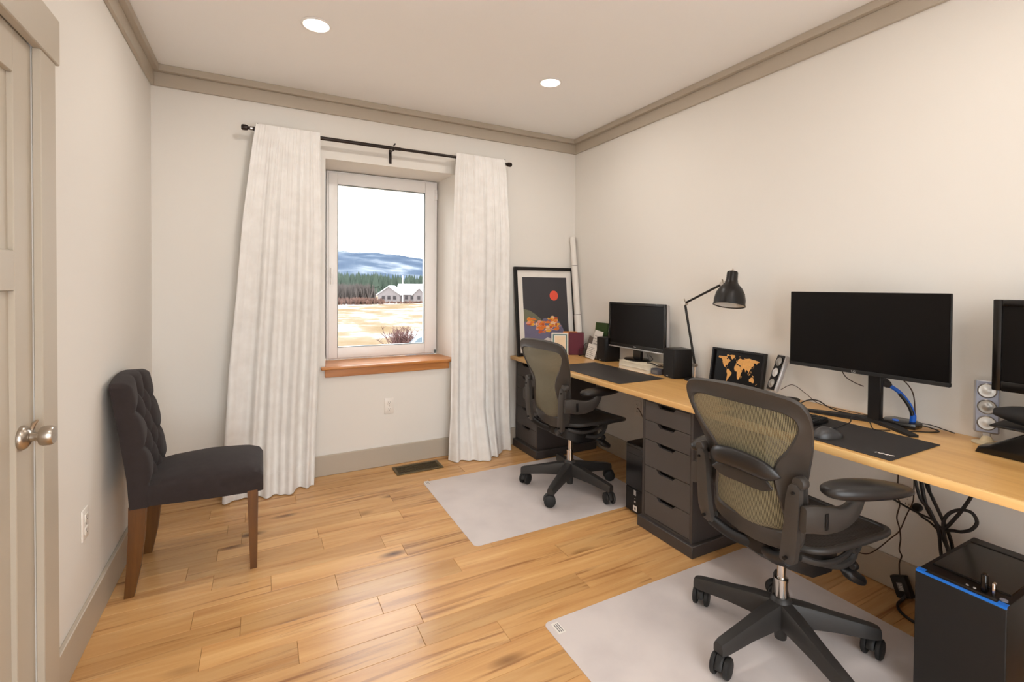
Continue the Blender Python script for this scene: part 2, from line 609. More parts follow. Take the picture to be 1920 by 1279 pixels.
def ringwall(name, axis, pos0, pos1, a0, a1, z0, z1, holes, mt):
    """wall slab with one opening; the opening may taper from the room face to the outer face"""
    (ha0, ha1, hz0, hz1), (ga0, ga1, gz0, gz1) = holes
    def P(a, z, d):
        return (a, d, z) if axis == 'y' else (d, a, z)
    vs_ = []
    for d, (q0, q1, qz0, qz1) in ((pos0, (ha0, ha1, hz0, hz1)), (pos1, (ga0, ga1, gz0, gz1))):
        vs_ += [P(a0, z0, d), P(a1, z0, d), P(a1, z1, d), P(a0, z1, d)]
        vs_ += [P(q0, qz0, d), P(q1, qz0, d), P(q1, qz1, d), P(q0, qz1, d)]
    fs = []
    for o in (0, 8):
        for i in range(4):
            j = (i + 1) % 4
            fs.append((o + i, o + j, o + 4 + j, o + 4 + i))
    for i in range(4):
        j = (i + 1) % 4
        fs.append((i, j, 8 + j, 8 + i))
        fs.append((4 + i, 4 + j, 12 + j, 12 + i))
    me = bpy.data.meshes.new(name)
    me.from_pydata(vs_, [], fs)
    bm = bmesh.new()
    bm.from_mesh(me)
    bmesh.ops.recalc_face_normals(bm, faces=bm.faces)
    bm.to_mesh(me)
    bm.free()
    me.materials.append(mt)
    return struct(link(name, me))

WZ0, WZ1 = 0.735, 2.205
ringwall('wall_back', 'y', 0.0, 0.36, -0.14, W + 0.14, -0.12, CEIL + 0.1, ((0.975, 1.925, WZ0, WZ1), (1.012, 1.880, WZ0, 2.192)), M['wall'])
DY0, DY1, DZ = -2.455, -1.665, 2.03                         # door opening in the left wall
ringwall('wall_left', 'x', 0.0, -0.13, FRONT - 0.1, 0.0, -0.12, CEIL + 0.1, ((DY0, DY1, -0.011, DZ), (DY0, DY1, -0.011, DZ)), M['wall'])
struct(B().box(W, W + 0.13, FRONT - 0.1, 0.0, -0.12, CEIL + 0.1).obj('wall_right', M['wall']))
FX0, FX1, FZ0, FZ1 = 0.08, 2.10, 0.06, 2.40                     # added glazed opening behind the camera, shaped to let in fill daylight
ringwall('wall_front', 'y', FRONT, FRONT - 0.30, 0.0, W, -0.012, CEIL, ((FX0, FX1, FZ0, FZ1), (FX0, FX1, FZ0, FZ1)), M['wall'])
struct(B().box(0.0, W, FRONT, 0.0, CEIL, CEIL + 0.1).obj('ceiling', M['ceiling']))

# crown: a flat board with a deeper board above it, on every wall
def crown(name, segs):
    o = B()
    for b in segs:
        o.box(*b, bev=0.002, seg=1)
    return struct(o.obj(name, M['trim']))
T1, T2, CZ0, CZ1 = 0.018, 0.046, 2.511, 2.592
crown('trim_1', [(0.0, W, -T1, 0.0, CZ0, CZ1), (0.0, W, -T2, 0.0, CZ1, CEIL)])
crown('trim_2', [(0.0, T1, FRONT, -T1, CZ0, CZ1), (0.0, T2, FRONT, -T2, CZ1, CEIL)])
crown('trim_3', [(W - T1, W, FRONT, -T1, CZ0, CZ1), (W - T2, W, FRONT, -T2, CZ1, CEIL)])
crown('trim_4', [(T1, W - T1, FRONT, FRONT + T1, CZ0, CZ1), (T2, W - T2, FRONT, FRONT + T2, CZ1, CEIL)])
BH = 0.142
def base(name, *b):
    return struct(B().box(*b, bev=0.003, seg=1).obj(name, M['trim']))
base('baseboard_back', 0.016, W - 0.016, -0.016, 0.0, 0.0, BH)
base('baseboard_left', 0.0, 0.016, -1.558, 0.0, 0.0, BH)
base('baseboard_left', 0.0, 0.016, FRONT, -2.562, 0.0, BH)
base('baseboard_right', W - 0.016, W, FRONT, 0.0, 0.0, BH)
base('baseboard_front', 0.016, W - 0.016, FRONT, FRONT + 0.016, 0.0, BH)

# ------------------------------------------------------------ window
FY = 0.27
win = thing('window_1', '', '', (0, 0, 0))
del win['label'], win['category']
struct(win)
fx0, fx1, fz0, fz1 = 1.013, 1.876, 0.764, 2.188
def rect_frame(x0, x1, z0, z1, w, y0, y1, bev=0.004, wr=None, wb=None, wt=None):
    wr, wb, wt = wr or w, wb or w, wt or w
    b = B()
    b.box(x0, x0 + w, y0, y1, z0, z1, bev)
    b.box(x1 - wr, x1, y0, y1, z0, z1, bev)
    b.box(x0 + w, x1 - wr, y0, y1, z1 - wt, z1, bev)
    b.box(x0 + w, x1 - wr, y0, y1, z0, z0 + wb, bev)
    return b
rect_frame(fx0, fx1, fz0, fz1, 0.022, FY + 0.012, FY + 0.085, 0.002, wr=0.034).obj('window_frame', M['white_vinyl'], win)
sash = rect_frame(fx0 + 0.014, fx1 - 0.024, fz0 + 0.010, fz1 - 0.014, 0.064, FY, FY + 0.07, 0.005, wr=0.080, wb=0.082, wt=0.084).obj('sash', M['white_vinyl'], win)
gx0, gx1, gz0, gz1 = 1.091, 1.772, 0.856, 2.090
rect_frame(gx0 - 0.002, gx1 + 0.002, gz0 - 0.002, gz1 + 0.002, 0.006, FY + 0.004, FY + 0.024, 0.001).obj('gasket', M['gasket'], sash)
B().box(gx0 - 0.004, gx1 + 0.004, FY + 0.026, FY + 0.032, gz0 - 0.004, gz1 + 0.004).obj('pane', M['glass'], sash)
hb = B().box(1.035, 1.058, FY - 0.008, FY, 1.385, 1.470, 0.006, 3)
hb.cyl((1.0465, FY - 0.004, 1.452), (1.0465, FY - 0.034, 1.452), 0.008)
hb.tube(spline([(1.0465, FY - 0.034, 1.456), (1.0465, FY - 0.040, 1.42), (1.0465, FY - 0.036, 1.36), (1.0465, FY - 0.032, 1.335)], 5), [0.010] * 5 + [0.009] * 11, 10)
hb.obj('handle', M['white_vinyl'], sash)
for z in (2.085, 2.045):
    B().cyl((1.862, FY - 0.006, z), (1.862, FY - 0.006, z + 0.036), 0.0085, n=12).obj('hinge', M['white_vinyl'], win)
B().box(1.850, 1.874, FY - 0.004, FY + 0.012, 2.040, 2.125, 0.003).obj('hinge_cover', M['white_vinyl'], win)
hl = B().cyl((1.860, FY - 0.008, 0.772), (1.860, FY - 0.008, 0.800), 0.009, n=12)
hl.obj('hinge', M['gasket'], win)
sb = B().box(0.978, 1.922, -0.002, FY + 0.012, 0.738, 0.762, 0.002, 1)
sb.box(0.944, 1.905, -0.048, 0.0, 0.741, 0.762, 0.006, 2)
sb.obj('window_sill', M['sill'], win)
B().box(0.972, 1.882, -0.020, 0.0, 0.686, 0.741, 0.003, 1).obj('apron', M['sill'], win)

win2 = thing('added_fill_window', '', '', (0, 0, 0))  # added unseen glazing, brings fill daylight into the room
del win2['label'], win2['category']
struct(win2)
w2 = rect_frame(FX0, FX1, FZ0, FZ1, 0.05, FRONT - 0.22, FRONT - 0.15)
w2.box((FX0 + FX1) / 2 - 0.03, (FX0 + FX1) / 2 + 0.03, FRONT - 0.22, FRONT - 0.15, FZ0 + 0.05, FZ1 - 0.05, 0.003, 1)
w2.obj('window_frame', M['white_vinyl'], win2)
for a_, b_ in ((FX0 + 0.05, (FX0 + FX1) / 2 - 0.03), ((FX0 + FX1) / 2 + 0.03, FX1 - 0.05)):
    B().box(a_, b_, FRONT - 0.188, FRONT - 0.182, FZ0 + 0.05, FZ1 - 0.05).obj('pane', M['glass'], win2)
B().box(FX0 - 0.03, FX1 + 0.03, FRONT - 0.15, FRONT + 0.045, FZ0 - 0.022, FZ0, 0.004, 1).obj('window_sill', M['sill'], win2)

# ------------------------------------------------------------ door in the left wall
door = thing('door_1', '', '', (0, 0, 0))
del door['label'], door['category']
struct(door)
dx = -0.002                                                   # face of the door leaf
st, top_r = 0.112, 0.118
def leafbox(y0, y1, z0, z1, x0=dx - 0.035, x1=dx, bev=0.002):
    return (x0, x1, y0, y1, z0, z1, bev, 1)
lf = B()
oy0, oy1 = DY0 + 0.003, DY1 - 0.003
for b in (leafbox(oy0, oy0 + st, 0.006, DZ - 0.022), leafbox(oy1 - st, oy1, 0.006, DZ - 0.022),
          leafbox(oy0 + st, oy1 - st, DZ - 0.022 - top_r, DZ - 0.022), leafbox(oy0 + st, oy1 - st, 1.308, 1.416),
          leafbox(oy0 + st, oy1 - st, 0.006, 0.24)):
    lf.box(*b)
leaf = lf.obj('door_leaf', M['door'], door)
for z0, z1 in ((1.416, DZ - 0.022 - top_r), (0.24, 1.308)):
    B().box(dx - 0.028, dx - 0.013, oy0 + st, oy1 - st, z0, z1).obj('panel', M['door'], leaf)
jb = B()
jb.box(-0.13, -0.040, DY1 - 0.014, DY1, 0.0, DZ, 0.001, 1)
jb.box(-0.13, -0.040, DY0, DY0 + 0.014, 0.0, DZ, 0.001, 1)
jb.box(-0.13, -0.004, DY0 + 0.014, DY1 - 0.014, DZ - 0.018, DZ, 0.001, 1)
jb.obj('jamb', M['door'], door)
B().box(0.0, 0.020, DY1 - 0.004, -1.558, 0.0, 2.006, 0.002, 1).obj('casing', M['door'], door)
B().box(0.0, 0.020, -2.562, DY0 + 0.004, 0.0, 2.006, 0.002, 1).obj('casing', M['door'], door)
B().box(0.0, 0.026, -2.578, -1.540, 2.006, 2.146, 0.003, 1).obj('casing', M['door'], door)
kn = B()
ky, kz = -1.752, 0.903
KM = basis((0, 1, 0), (0, 0, 1), (1, 0, 0), (dx, ky, kz))
kn.lathe([(0.0, 0.0), (0.033, 0.0), (0.034, 0.004), (0.031, 0.012), (0.020, 0.020), (0.0125, 0.022), (0.0115, 0.032), (0.014, 0.037), (0.024, 0.041), (0.0275, 0.048), (0.0275, 0.064), (0.024, 0.070), (0.0, 0.072)], 32, KM)
kn.tube([(dx + .020, ky + .008, kz + .018), (dx + .024, ky + .008, kz + .034), (dx + .034, ky + .004, kz + .046)], [.004, .006, .003], 8)
knob = kn.obj('door_knob', M['nickel'], leaf)
# ------------------------------------------------------------ exterior
ground_b = B()
gv = []
def gz(x, y_):
    return -3.5 + 0.12 * mnoise.noise(V((x * 0.06, y_ * 0.06, 3.1)))
ground_b.sheet(lambda u, v: V((lerp(-220, 300, u), lerp(-120.0, 420, v), gz(lerp(-220, 300, u), lerp(-120, 420, v)))), 60, 70, 0.02)
def snowfield():
    mt, nt, p, L = nodes('snowy_winter_field')
    p.inputs['Roughness'].default_value = 0.9
    p.inputs['Specular IOR Level'].default_value = 0.0
    tc = N(nt, 'ShaderNodeTexCoord')
    mp = N(nt, 'ShaderNodeMapping')
    mp.inputs['Scale'].default_value = (0.14, 0.10, 0.1)
    L.new(tc.outputs['Object'], mp.inputs['Vector'])
    nz = N(nt, 'ShaderNodeTexNoise')
    nz.inputs['Scale'].default_value = 1.0
    nz.inputs['Detail'].default_value = 7
    nz.inputs['Roughness'].default_value = 0.62
    L.new(mp.outputs[0], nz.inputs['Vector'])
    r = ramp(nt, [(0.36, (114, 98, 76)), (0.48, (126, 112, 94)), (0.56, (154, 148, 143)), (0.68, (205, 205, 205))])
    L.new(nz.outputs['Fac'], r.inputs[0])
    L.new(r.outputs[0], p.inputs['Base Color'])
    return mt
struct(ground_b.obj('ground', snowfield()))
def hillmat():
    mt, nt, p, L = nodes('haze_tinted_snowy_ridge')
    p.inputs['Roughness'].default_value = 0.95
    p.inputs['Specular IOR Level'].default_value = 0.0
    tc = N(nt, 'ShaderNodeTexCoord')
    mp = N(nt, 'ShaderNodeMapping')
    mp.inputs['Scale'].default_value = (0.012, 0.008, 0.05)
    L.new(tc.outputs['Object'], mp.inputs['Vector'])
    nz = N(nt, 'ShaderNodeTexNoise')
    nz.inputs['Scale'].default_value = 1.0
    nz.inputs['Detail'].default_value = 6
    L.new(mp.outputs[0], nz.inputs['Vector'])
    r = ramp(nt, [(0.36, (62, 73, 89)), (0.50, (71, 82, 97)), (0.60, (96, 104, 115)), (0.70, (122, 128, 135))])  # blue-grey distance haze is painted into the wood and snow colours
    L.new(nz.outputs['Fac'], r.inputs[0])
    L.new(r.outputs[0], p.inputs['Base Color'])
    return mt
def ridge(u, v):
    x = lerp(-600, 1300, u)
    crest = 122 - 0.00009 * (x - 260) ** 2 * 0.9 + 5 * mnoise.noise(V((x * 0.01, 0.3, 0)))
    if x > 430:
        crest -= (x - 430) * 0.14
    h = -4 + max(crest + 4, 3) * math.sin(min(v, 1) * PI / 2) ** 1.1
    return V((x, 1150 + 700 * v + 20 * mnoise.noise(V((x * 0.01, v * 4, 1))), h + (6 * mnoise.noise(V((x * 0.02, v * 6, 5))) if 0 < v < 1 else 0)))
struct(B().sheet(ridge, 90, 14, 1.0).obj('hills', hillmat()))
pine = mat('pine_needles', (66, 76, 67), 0.9, var=0.2, vs=0.25, spec=0.0)
def conifers():
    b = bmesh.new()
    rn = random.Random(3)
    for i in range(2100):
        y_ = rn.uniform(215, 400)
        x = rn.uniform(-120, 230) * y_ / 300
        if x < 0.20 * y_ and y_ < 225:
            continue
        h = rn.uniform(9, 14.5) * (0.8 + 0.25 * (y_ - 215) / 185) - max(0, (x / y_ - 0.2)) * 6
        rad = h * rn.uniform(0.16, 0.24)
        for t0, t1, rs in ((0.08, 0.62, 1.0), (0.38, 1.0, 0.68)):
            apex = b.verts.new((x, y_, -3.5 + h * t1))
            ph = rn.uniform(0, 6)
            ring = [b.verts.new((x + rad * rs * math.cos(ph + q * PI / 3), y_ + rad * rs * math.sin(ph + q * PI / 3), -3.5 + h * t0 + rn.uniform(-.3, .3))) for q in range(6)]
            for q in range(6):
                b.faces.new((ring[q], ring[(q + 1) % 6], apex))
            b.faces.new(list(reversed(ring)))
    o = B()
    o.bm.free()
    o.bm = b
    return o.obj('conifer_forest', pine, sharp=None)
stuff(conifers(), 'green conifer forest beyond the snowy field below the blue ridge', 'forest')
twig = mat('grey_bare_branches', (84, 78, 75), 0.9, var=0.2, vs=0.5, spec=0.0)
redtwig = mat('russet_brush', (94, 68, 58), 0.9, var=0.25, vs=0.8)
def thicket(x0, x1, y0, y1, h0, h1, n, rad, seed):
    b = B()
    rn = random.Random(seed)
    t = bmesh.new()
    for i in range(n):
        y_ = rn.uniform(y0, y1)
        x = rn.uniform(x0, x1)
        h = rn.uniform(h0, h1)
        for q in range(5):
            a = rn.uniform(0, 2 * PI)
            sp = rn.uniform(0.0, 0.35) * h
            base_ = V((x, y_, -3.6))
            tip = V((x + sp * math.cos(a), y_ + sp * math.sin(a), -3.5 + h * rn.uniform(0.7, 1.0)))
            r_ = rad * rn.uniform(0.6, 1.2)
            ring = [t.verts.new(base_ + V((r_ * math.cos(k_ * 2.094), r_ * math.sin(k_ * 2.094), 0))) for k_ in range(3)]
            mid = [t.verts.new(base_.lerp(tip, 0.6) + V((r_ * 1.6 * math.cos(k_ * 2.094), r_ * 1.6 * math.sin(k_ * 2.094), 0))) for k_ in range(3)]
            ap = t.verts.new(tip)
            for k_ in range(3):
                l_ = (k_ + 1) % 3
                t.faces.new((ring[k_], ring[l_], mid[l_], mid[k_]))
                t.faces.new((mid[k_], mid[l_], ap))
    return b._merge(t)
stuff(thicket(-25, 32.5, 150, 185, 4.2, 6.0, 1100, 0.16, 5).obj('bare_thicket', twig, sharp=None), 'grey leafless thicket standing left of the white house', 'thicket')
stuff(thicket(-20, 28, 118, 128, 1.0, 2.0, 640, 0.14, 6).obj('russet_brush', redtwig, sharp=None), 'low russet brush along the far edge of the field', 'brush')
stuff(thicket(29, 50, 121, 124, 0.4, 0.9, 160, 0.12, 9).obj('russet_brush', redtwig, sharp=None), 'low russet brush in front of the white house', 'brush')
drygrass = mat('dry_grass', (142, 120, 96), 0.9, var=0.2, vs=0.6)
stuff(thicket(-9, 8.0, 23.0, 28.9, 0.15, 0.55, 1300, 0.022, 8).obj('dry_grass', drygrass, sharp=None), 'dry tan grass below the window view', 'grass')
shr = thing('leafless_shrub', 'leafless reddish shrub standing in the snowy field', 'shrub', (9.7, 30.6, -3.4))
for i in range(95):
    rn = random.Random(100 + i)
    a, el = rn.uniform(0, 2 * PI), rn.uniform(0.55, 1.5)
    ln = rn.uniform(1.0, 1.9)
    d = V((math.cos(a) * math.cos(el), math.sin(a) * math.cos(el), math.sin(el)))
    p0 = V((rn.uniform(-.9, .8), rn.uniform(-.4, .4), 0))
    b = B().tube([p0, p0 + d * ln * 0.55, p0 + d * ln], [0.030, 0.024, 0.008], 4)
    for q in range(9):
        s_ = p0 + d * ln * rn.uniform(0.35, 0.95)
        e = s_ + V((rn.uniform(-.3, .3), rn.uniform(-.3, .3), rn.uniform(.05, .35)))
        b.tube([s_, e], [0.018, 0.007], 3)
    b.obj('branch', mat('shrub_twig', (98, 68, 64), 0.9, var=0.15) if i == 0 else bpy.data.materials['shrub_twig'], shr, sharp=None)
# white house with snowy roofs
snow = mat('snow', (246, 247, 250), 0.8, var=0.02)
siding = mat('pale_siding', (120, 113, 113), 0.7, var=0.03)
hglass = mat('house_window_glass', (52, 47, 49), 0.2)
struct(B().box(-4, 7, -11, FRONT - 0.31, -0.30, -0.06, 0.02, 1).obj('added_bounce_deck', snow))  # added unseen snow-white slab, bounces daylight up to the ceiling
hs_ = thing('farmhouse', 'white house with snow covered gable roofs across the field', 'house', (31.0, 137.0, -3.6), R(-27))
def gable(x0, x1, y0, y1, z0, z1, zr, along):
    w = B()
    if along == 'x':
        w.prism([(y0, z0), (y1, z0), (y1, z1), ((y0 + y1) / 2, zr), (y0, z1)], x0, x1, basis((0, 1, 0), (0, 0, 1), (1, 0, 0)))
    else:
        w.prism([(x0, z0), (x1, z0), (x1, z1), ((x0 + x1) / 2, zr), (x0, z1)], -y1, -y0, basis((1, 0, 0), (0, 0, 1), (0, -1, 0)))
    w.obj('wall', siding, hs_)
    rf = B()
    th, ov = 0.25, 0.4
    if along == 'x':
        c, hw = (y0 + y1) / 2, (y1 - y0) / 2
        for sg in (-1, 1):
            rf.loft([[V((xx, c, zr + th)), V((xx, c + sg * (hw + ov), z1 + th - ov * (zr - z1) / hw)), V((xx, c + sg * (hw + ov), z1 - ov * (zr - z1) / hw)), V((xx, c, zr))] for xx in (x0 - ov, x1 + ov)])
    else:
        c, hw = (x0 + x1) / 2, (x1 - x0) / 2
        for sg in (-1, 1):
            rf.loft([[V((c, yy, zr + th)), V((c + sg * (hw + ov), yy, z1 + th - ov * (zr - z1) / hw)), V((c + sg * (hw + ov), yy, z1 - ov * (zr - z1) / hw)), V((c, yy, zr))] for yy in (y0 - ov, y1 + ov)])
    rf.obj('roof', snow, hs_)
gable(5.0, 22.0, 0.0, 7.0, 0.0, 2.6, 5.2, 'x')
gable(0.0, 6.2, -2.0, 5.0, 0.0, 2.4, 4.6, 'y')
gable(10.0, 13.4, -1.2, 1.0, 0.0, 2.5, 4.2, 'y')
gable(16.5, 21.0, -2.0, 1.0, 0.0, 2.2, 4.0, 'y')
for x, y_ in ((1.0, -2.0), (2.6, -2.0), (4.2, -2.0), (7.2, 0.0), (8.8, 0.0), (11.0, -1.2), (14.2, 0.0), (15.4, 0.0), (17.2, -2.0), (19.0, -2.0)):
    f = B().box(x, x + 1.1, y_ - 0.08, y_, 0.8, 2.1).obj('window', siding, hs_)
    B().box(x + 0.12, x + 0.98, y_ - 0.1, y_ - 0.08, 0.92, 1.98).obj('pane', hglass, f)
tag(B().lathe([(0.16, 0), (0.13, 7.8), (0.0, 7.85)], 8).obj('utility_pole', mat('weathered_pole', (232, 226, 222), 0.8), loc=(36.0, 130.5, -3.6)), 'pale utility pole in front of the white house', 'pole')
tag(B().sheet(lambda u, v: V((8 * u, 3 * v, 0.9 * math.sin(PI * u) * math.sin(PI * v))), 12, 8, 0.05).obj('snow_bank', snow, loc=(22.5, 131.0, -3.6)), 'white snow bank beside the grey thicket', 'snow bank')
# parked car, its roof under snow
car = thing('parked_car', 'dark car with a snow covered roof parked below the window', 'car', (8.55, 26.0, -3.5), R(-12))
prof = [(0, 0.45), (0.05, 0.95), (0.2, 1.05), (0.75, 1.62), (1.1, 1.70), (3.0, 1.68), (3.5, 1.25), (4.4, 1.1), (4.5, 0.7), (4.45, 0.45)]
B().prism(prof, -0.9, 0.9, basis((1, 0, 0), (0, 0, 1), (0, -1, 0)), 0.08).obj('car_body', mat('dark_blue_car_paint', (66, 86, 98), 0.25, coat=0.5), car)
B().loft([[V((x, -0.8, z)), V((x, 0.8, z)), V((x, 0.72, z + 0.16)), V((x, -0.72, z + 0.16))] for x, z in ((0.82, 1.60), (1.2, 1.70), (3.0, 1.68), (3.3, 1.50))]).obj('snow_cap', snow, car)
for x in (0.85, 3.6):
    for y_ in (-0.92, 0.74):
        B().lathe([(0.0, 0), (0.2, 0), (0.34, 0.02), (0.34, 0.16), (0.2, 0.18), (0.0, 0.18)], 20, basis((1, 0, 0), (0, 0, 1), (0, -1, 0), (x, y_ + 0.18, 0.34))).obj('wheel', M['rubber'], car)
B().prism([(1.0, 1.05), (1.25, 1.5), (2.9, 1.5), (3.2, 1.1)], 0.905, 0.92, basis((1, 0, 0), (0, 0, 1), (0, -1, 0))).obj('side_window', M['black_gloss'], car)

# ============================================================ THINGS
# ------------------------------------------------------------ recessed lights
def downlight(x, y_, label, group=None):
    t = thing('recessed_light', label, 'ceiling light', (x, y_, CEIL), 0, group)
    B().lathe([(0.072, 0.0), (0.074, -0.003), (0.062, -0.006), (0.058, -0.001), (0.058, 0.0)], 40).obj('trim_ring', M['white_vinyl'], t)
    lens = mat('lit_lens', (255, 244, 226), 0.4, emit=9.0) if 'lit_lens' not in bpy.data.materials else bpy.data.materials['lit_lens']
    B().lathe([(0.0, 0.0), (0.059, 0.0), (0.059, -0.003), (0.0, -0.004)], 40).obj('lens', lens, t)
    ld = bpy.data.lights.new('downlight', 'AREA')
    ld.shape = 'DISK'
    ld.size = 0.12
    ld.energy = LAMP_POWER
    ld.color = LAMP_COLOR
    lo = bpy.data.objects.new('lamp', ld)
    COL.objects.link(lo)
    lo.parent = t
    lo.location = (0, 0, -0.010)
    return t
downlight(0.827, -0.942, 'round recessed light near the door-side wall, glowing above the tufted chair')
downlight(2.214, -0.934, 'round recessed light above the smaller mesh chair')
downlight(0.827, -2.95, 'round recessed light further back in the ceiling by the door', 'recessed lights behind the camera')
downlight(2.214, -2.95, 'round recessed light further back in the ceiling by the desk', 'recessed lights behind the camera')

# ------------------------------------------------------------ curtain rod
RZ, RY = 2.312, -0.10
rod = thing('curtain_rod', 'dark bronze curtain rod on brackets above the window', 'curtain rod', (1.42, RY, RZ))
B().cyl((-0.90, 0, 0), (0.05, 0, 0), 0.0125, n=16).obj('rod', M['bronze'], rod)
B().cyl((0.05, 0, 0), (0.91, 0, 0), 0.0105, n=16).obj('rod', M['bronze'], rod)
for s_ in (-1, 1):
    xx = -0.90 if s_ < 0 else 0.905
    b = B().lathe([(0.0, 0), (0.010, 0), (0.010, 0.010), (0.016, 0.014), (0.018, 0.024), (0.018, 0.040), (0.014, 0.048), (0.0, 0.050)], 20, basis((0, 1, 0), (0, 0, s_), (s_, 0, 0), (xx, 0, 0)))
    b.obj('finial', M['bronze'], rod)
B().lathe([(0.0, 0), (0.013, 0), (0.013, 0.012), (0.0, 0.012)], 16, basis((0, 1, 0), (0, 0, -1), (-1, 0, 0), (-0.886, 0, 0))).obj('collar', M['chrome'], rod)
for bx in (-0.868, 0.0, 0.878):
    b = B().box(bx - 0.010, bx + 0.010, 0.093, 0.099, -0.088, 0.012, 0.002, 1)
    b.tube([(bx, 0.095, -0.004), (bx, 0.03, -0.010), (bx, 0.0, -0.016)], 0.006, 8)
    b.tube([(bx + 0.0, 0.013 * math.cos(a), 0.016 * math.sin(a)) for a in [R(d) for d in range(-200, 21, 20)]], 0.004, 6)
    b.cyl((bx, -0.004, 0.016), (bx + 0.012, -0.008, 0.034), 0.005, n=8)
    b.obj('bracket', M['bronze'], rod)

# ------------------------------------------------------------ curtains
def curtain(name, label, xl, xr, yb, seed, vz, zc=0.006):
    """xl, xr, yb: functions of height; folds gathered at the rod, opening toward the floor"""
    rn = random.Random(seed)
    ks = [(kk, rn.uniform(0, 6.28), rn.uniform(0.6, 1.0), rn.uniform(-1.2, 1.2)) for kk in (1.7, 3.1, 4.6, 6.9)]
    fine = [(kk, rn.uniform(0, 6.28)) for kk in (13, 19, 27)]
    def pos(u, v, off=0.0):
        z = lerp(2.342, zc, v)
        a = interp(v, [0, 0.03, 0.12, 0.5, 1.0], [0.0, 0.003, 0.010, 0.022, 0.034])
        f = sum(am * math.sin(2 * PI * kk * u + ph + dr * v) for kk, ph, am, dr in ks) / 1.7
        f = math.copysign(abs(f) ** 0.8, f)
        g = sum(math.sin(2 * PI * kk * u + ph + v * 0.8) for kk, ph in fine) / 3
        ga = interp(v, [0, 0.02, 0.06, 0.3, 0.6, 1.0], [0.002, 0.005, 0.006, 0.003, 0.0015, 0.001])
        ue = u + 0.010 * math.sin(2 * PI * 3 * u + seed) * v
        x = lerp(xl(v), xr(v), ue)
        y_ = yb(u, v) - a * f - ga * g - off
        y_ += 0.004 * mnoise.noise(V((u * 6, v * 9, seed)))
        y_ = min(y_, -0.022 - off)
        if v < 0.035:                               # pocket wrapped over the rod
            y_ = min(y_, RY - 0.0155 - off)
        return V((x, y_, z))
    t = thing(name, label, 'curtain', (0, 0, 0), 0, 'curtain panels')
    B().sheet(lambda u, v: pos(u, v * 0.945), 150, vz, 0.0015).obj('panel', M['curtain'], t, sharp=80)
    B().sheet(lambda u, v: pos(u, lerp(0.942, 1.0, v), 0.004), 150, 10, 0.0025).obj('hem', M['curtain'], t, sharp=80)
    B().sheet(lambda u, v: V((pos(u, 0).x, RY + 0.014 + 0.0, lerp(2.342, 2.275, v))), 40, 4, 0.0015).obj('rod_pocket', M['curtain'], t, sharp=80)
    return t
vv = [0, 0.05, 0.25, 0.45, 0.66, 0.85, 1.0]
curtain('curtain', 'long white curtain behind the tufted chair, its hem spreading over the floor',
        lambda v: interp(v, vv, [0.553, 0.535, 0.482, 0.448, 0.408, 0.385, 0.375]),
        lambda v: interp(v, vv, [0.928, 0.930, 0.942, 0.940, 0.925, 0.905, 0.892]),
        lambda u, v: interp(v, [0, 0.5, 0.85, 1.0], [RY - 0.016, -0.105, -0.13, -0.16 - 0.05 * math.sin(PI * u)]), 4, 90)
curtain('curtain', 'long white curtain hanging between the window and the desk drawers',
        lambda v: interp(v, vv, [1.896, 1.888, 1.878, 1.870, 1.864, 1.852, 1.836]),
        lambda v: interp(v, vv, [2.306, 2.325, 2.356, 2.362, 2.345, 2.350, 2.372]),
        lambda u, v: interp(v, [0, 0.5, 0.85, 1.0], [RY - 0.016, -0.105, -0.14, -0.13 - 0.11 * math.sin(PI * min(1, u * 1.1))]), 9, 90)

# ------------------------------------------------------------ outlets
def outlet(name, label, Mt, plug=False):
    t = thing(name, label, 'outlet', group='wall outlets')
    t.matrix_world = Mt
    B().box(-0.035, 0.035, -0.0575, 0.0575, 0.0, 0.006, 0.003, 2).obj('plate', M['plate'], t)
    for z in (-0.024, 0.024):
        f = B().box(-0.0165, 0.0165, z - 0.014, z + 0.014, 0.006, 0.009, 0.003, 2).obj('receptacle', M['plate'], t)
        s2 = B().box(-0.0075, -0.0055, z - 0.001, z + 0.008, 0.0085, 0.0094).box(0.0055, 0.0075, z - 0.001, z + 0.007, 0.0085, 0.0094)
        s2.cyl((0, z - 0.007, 0.0085), (0, z - 0.007, 0.0094), 0.0024, n=10)
        s2.obj('slots', M['slot'], f)
    B().cyl((0, 0, 0.006), (0, 0, 0.0075), 0.003, n=10).obj('screw', M['nickel'], t)
    return t
outlet('wall_outlet', 'white wall outlet under the window sill', basis((1, 0, 0), (0, 0, 1), (0, -1, 0), (1.419, 0, 0.440)))
outlet('wall_outlet', 'white wall outlet between the door casing and the tufted chair', basis((0, 1, 0), (0, 0, 1), (1, 0, 0), (0, -1.245, 0.438)))
outlet('wall_outlet', 'white wall outlet under the desk beside the small black computer', basis((0, -1, 0), (0, 0, 1), (-1, 0, 0), (W, -0.835, 0.425)))
outlet('wall_outlet', 'white wall outlet under the desk with a black plug in it', basis((0, -1, 0), (0, 0, 1), (-1, 0, 0), (W, -2.515, 0.418)))

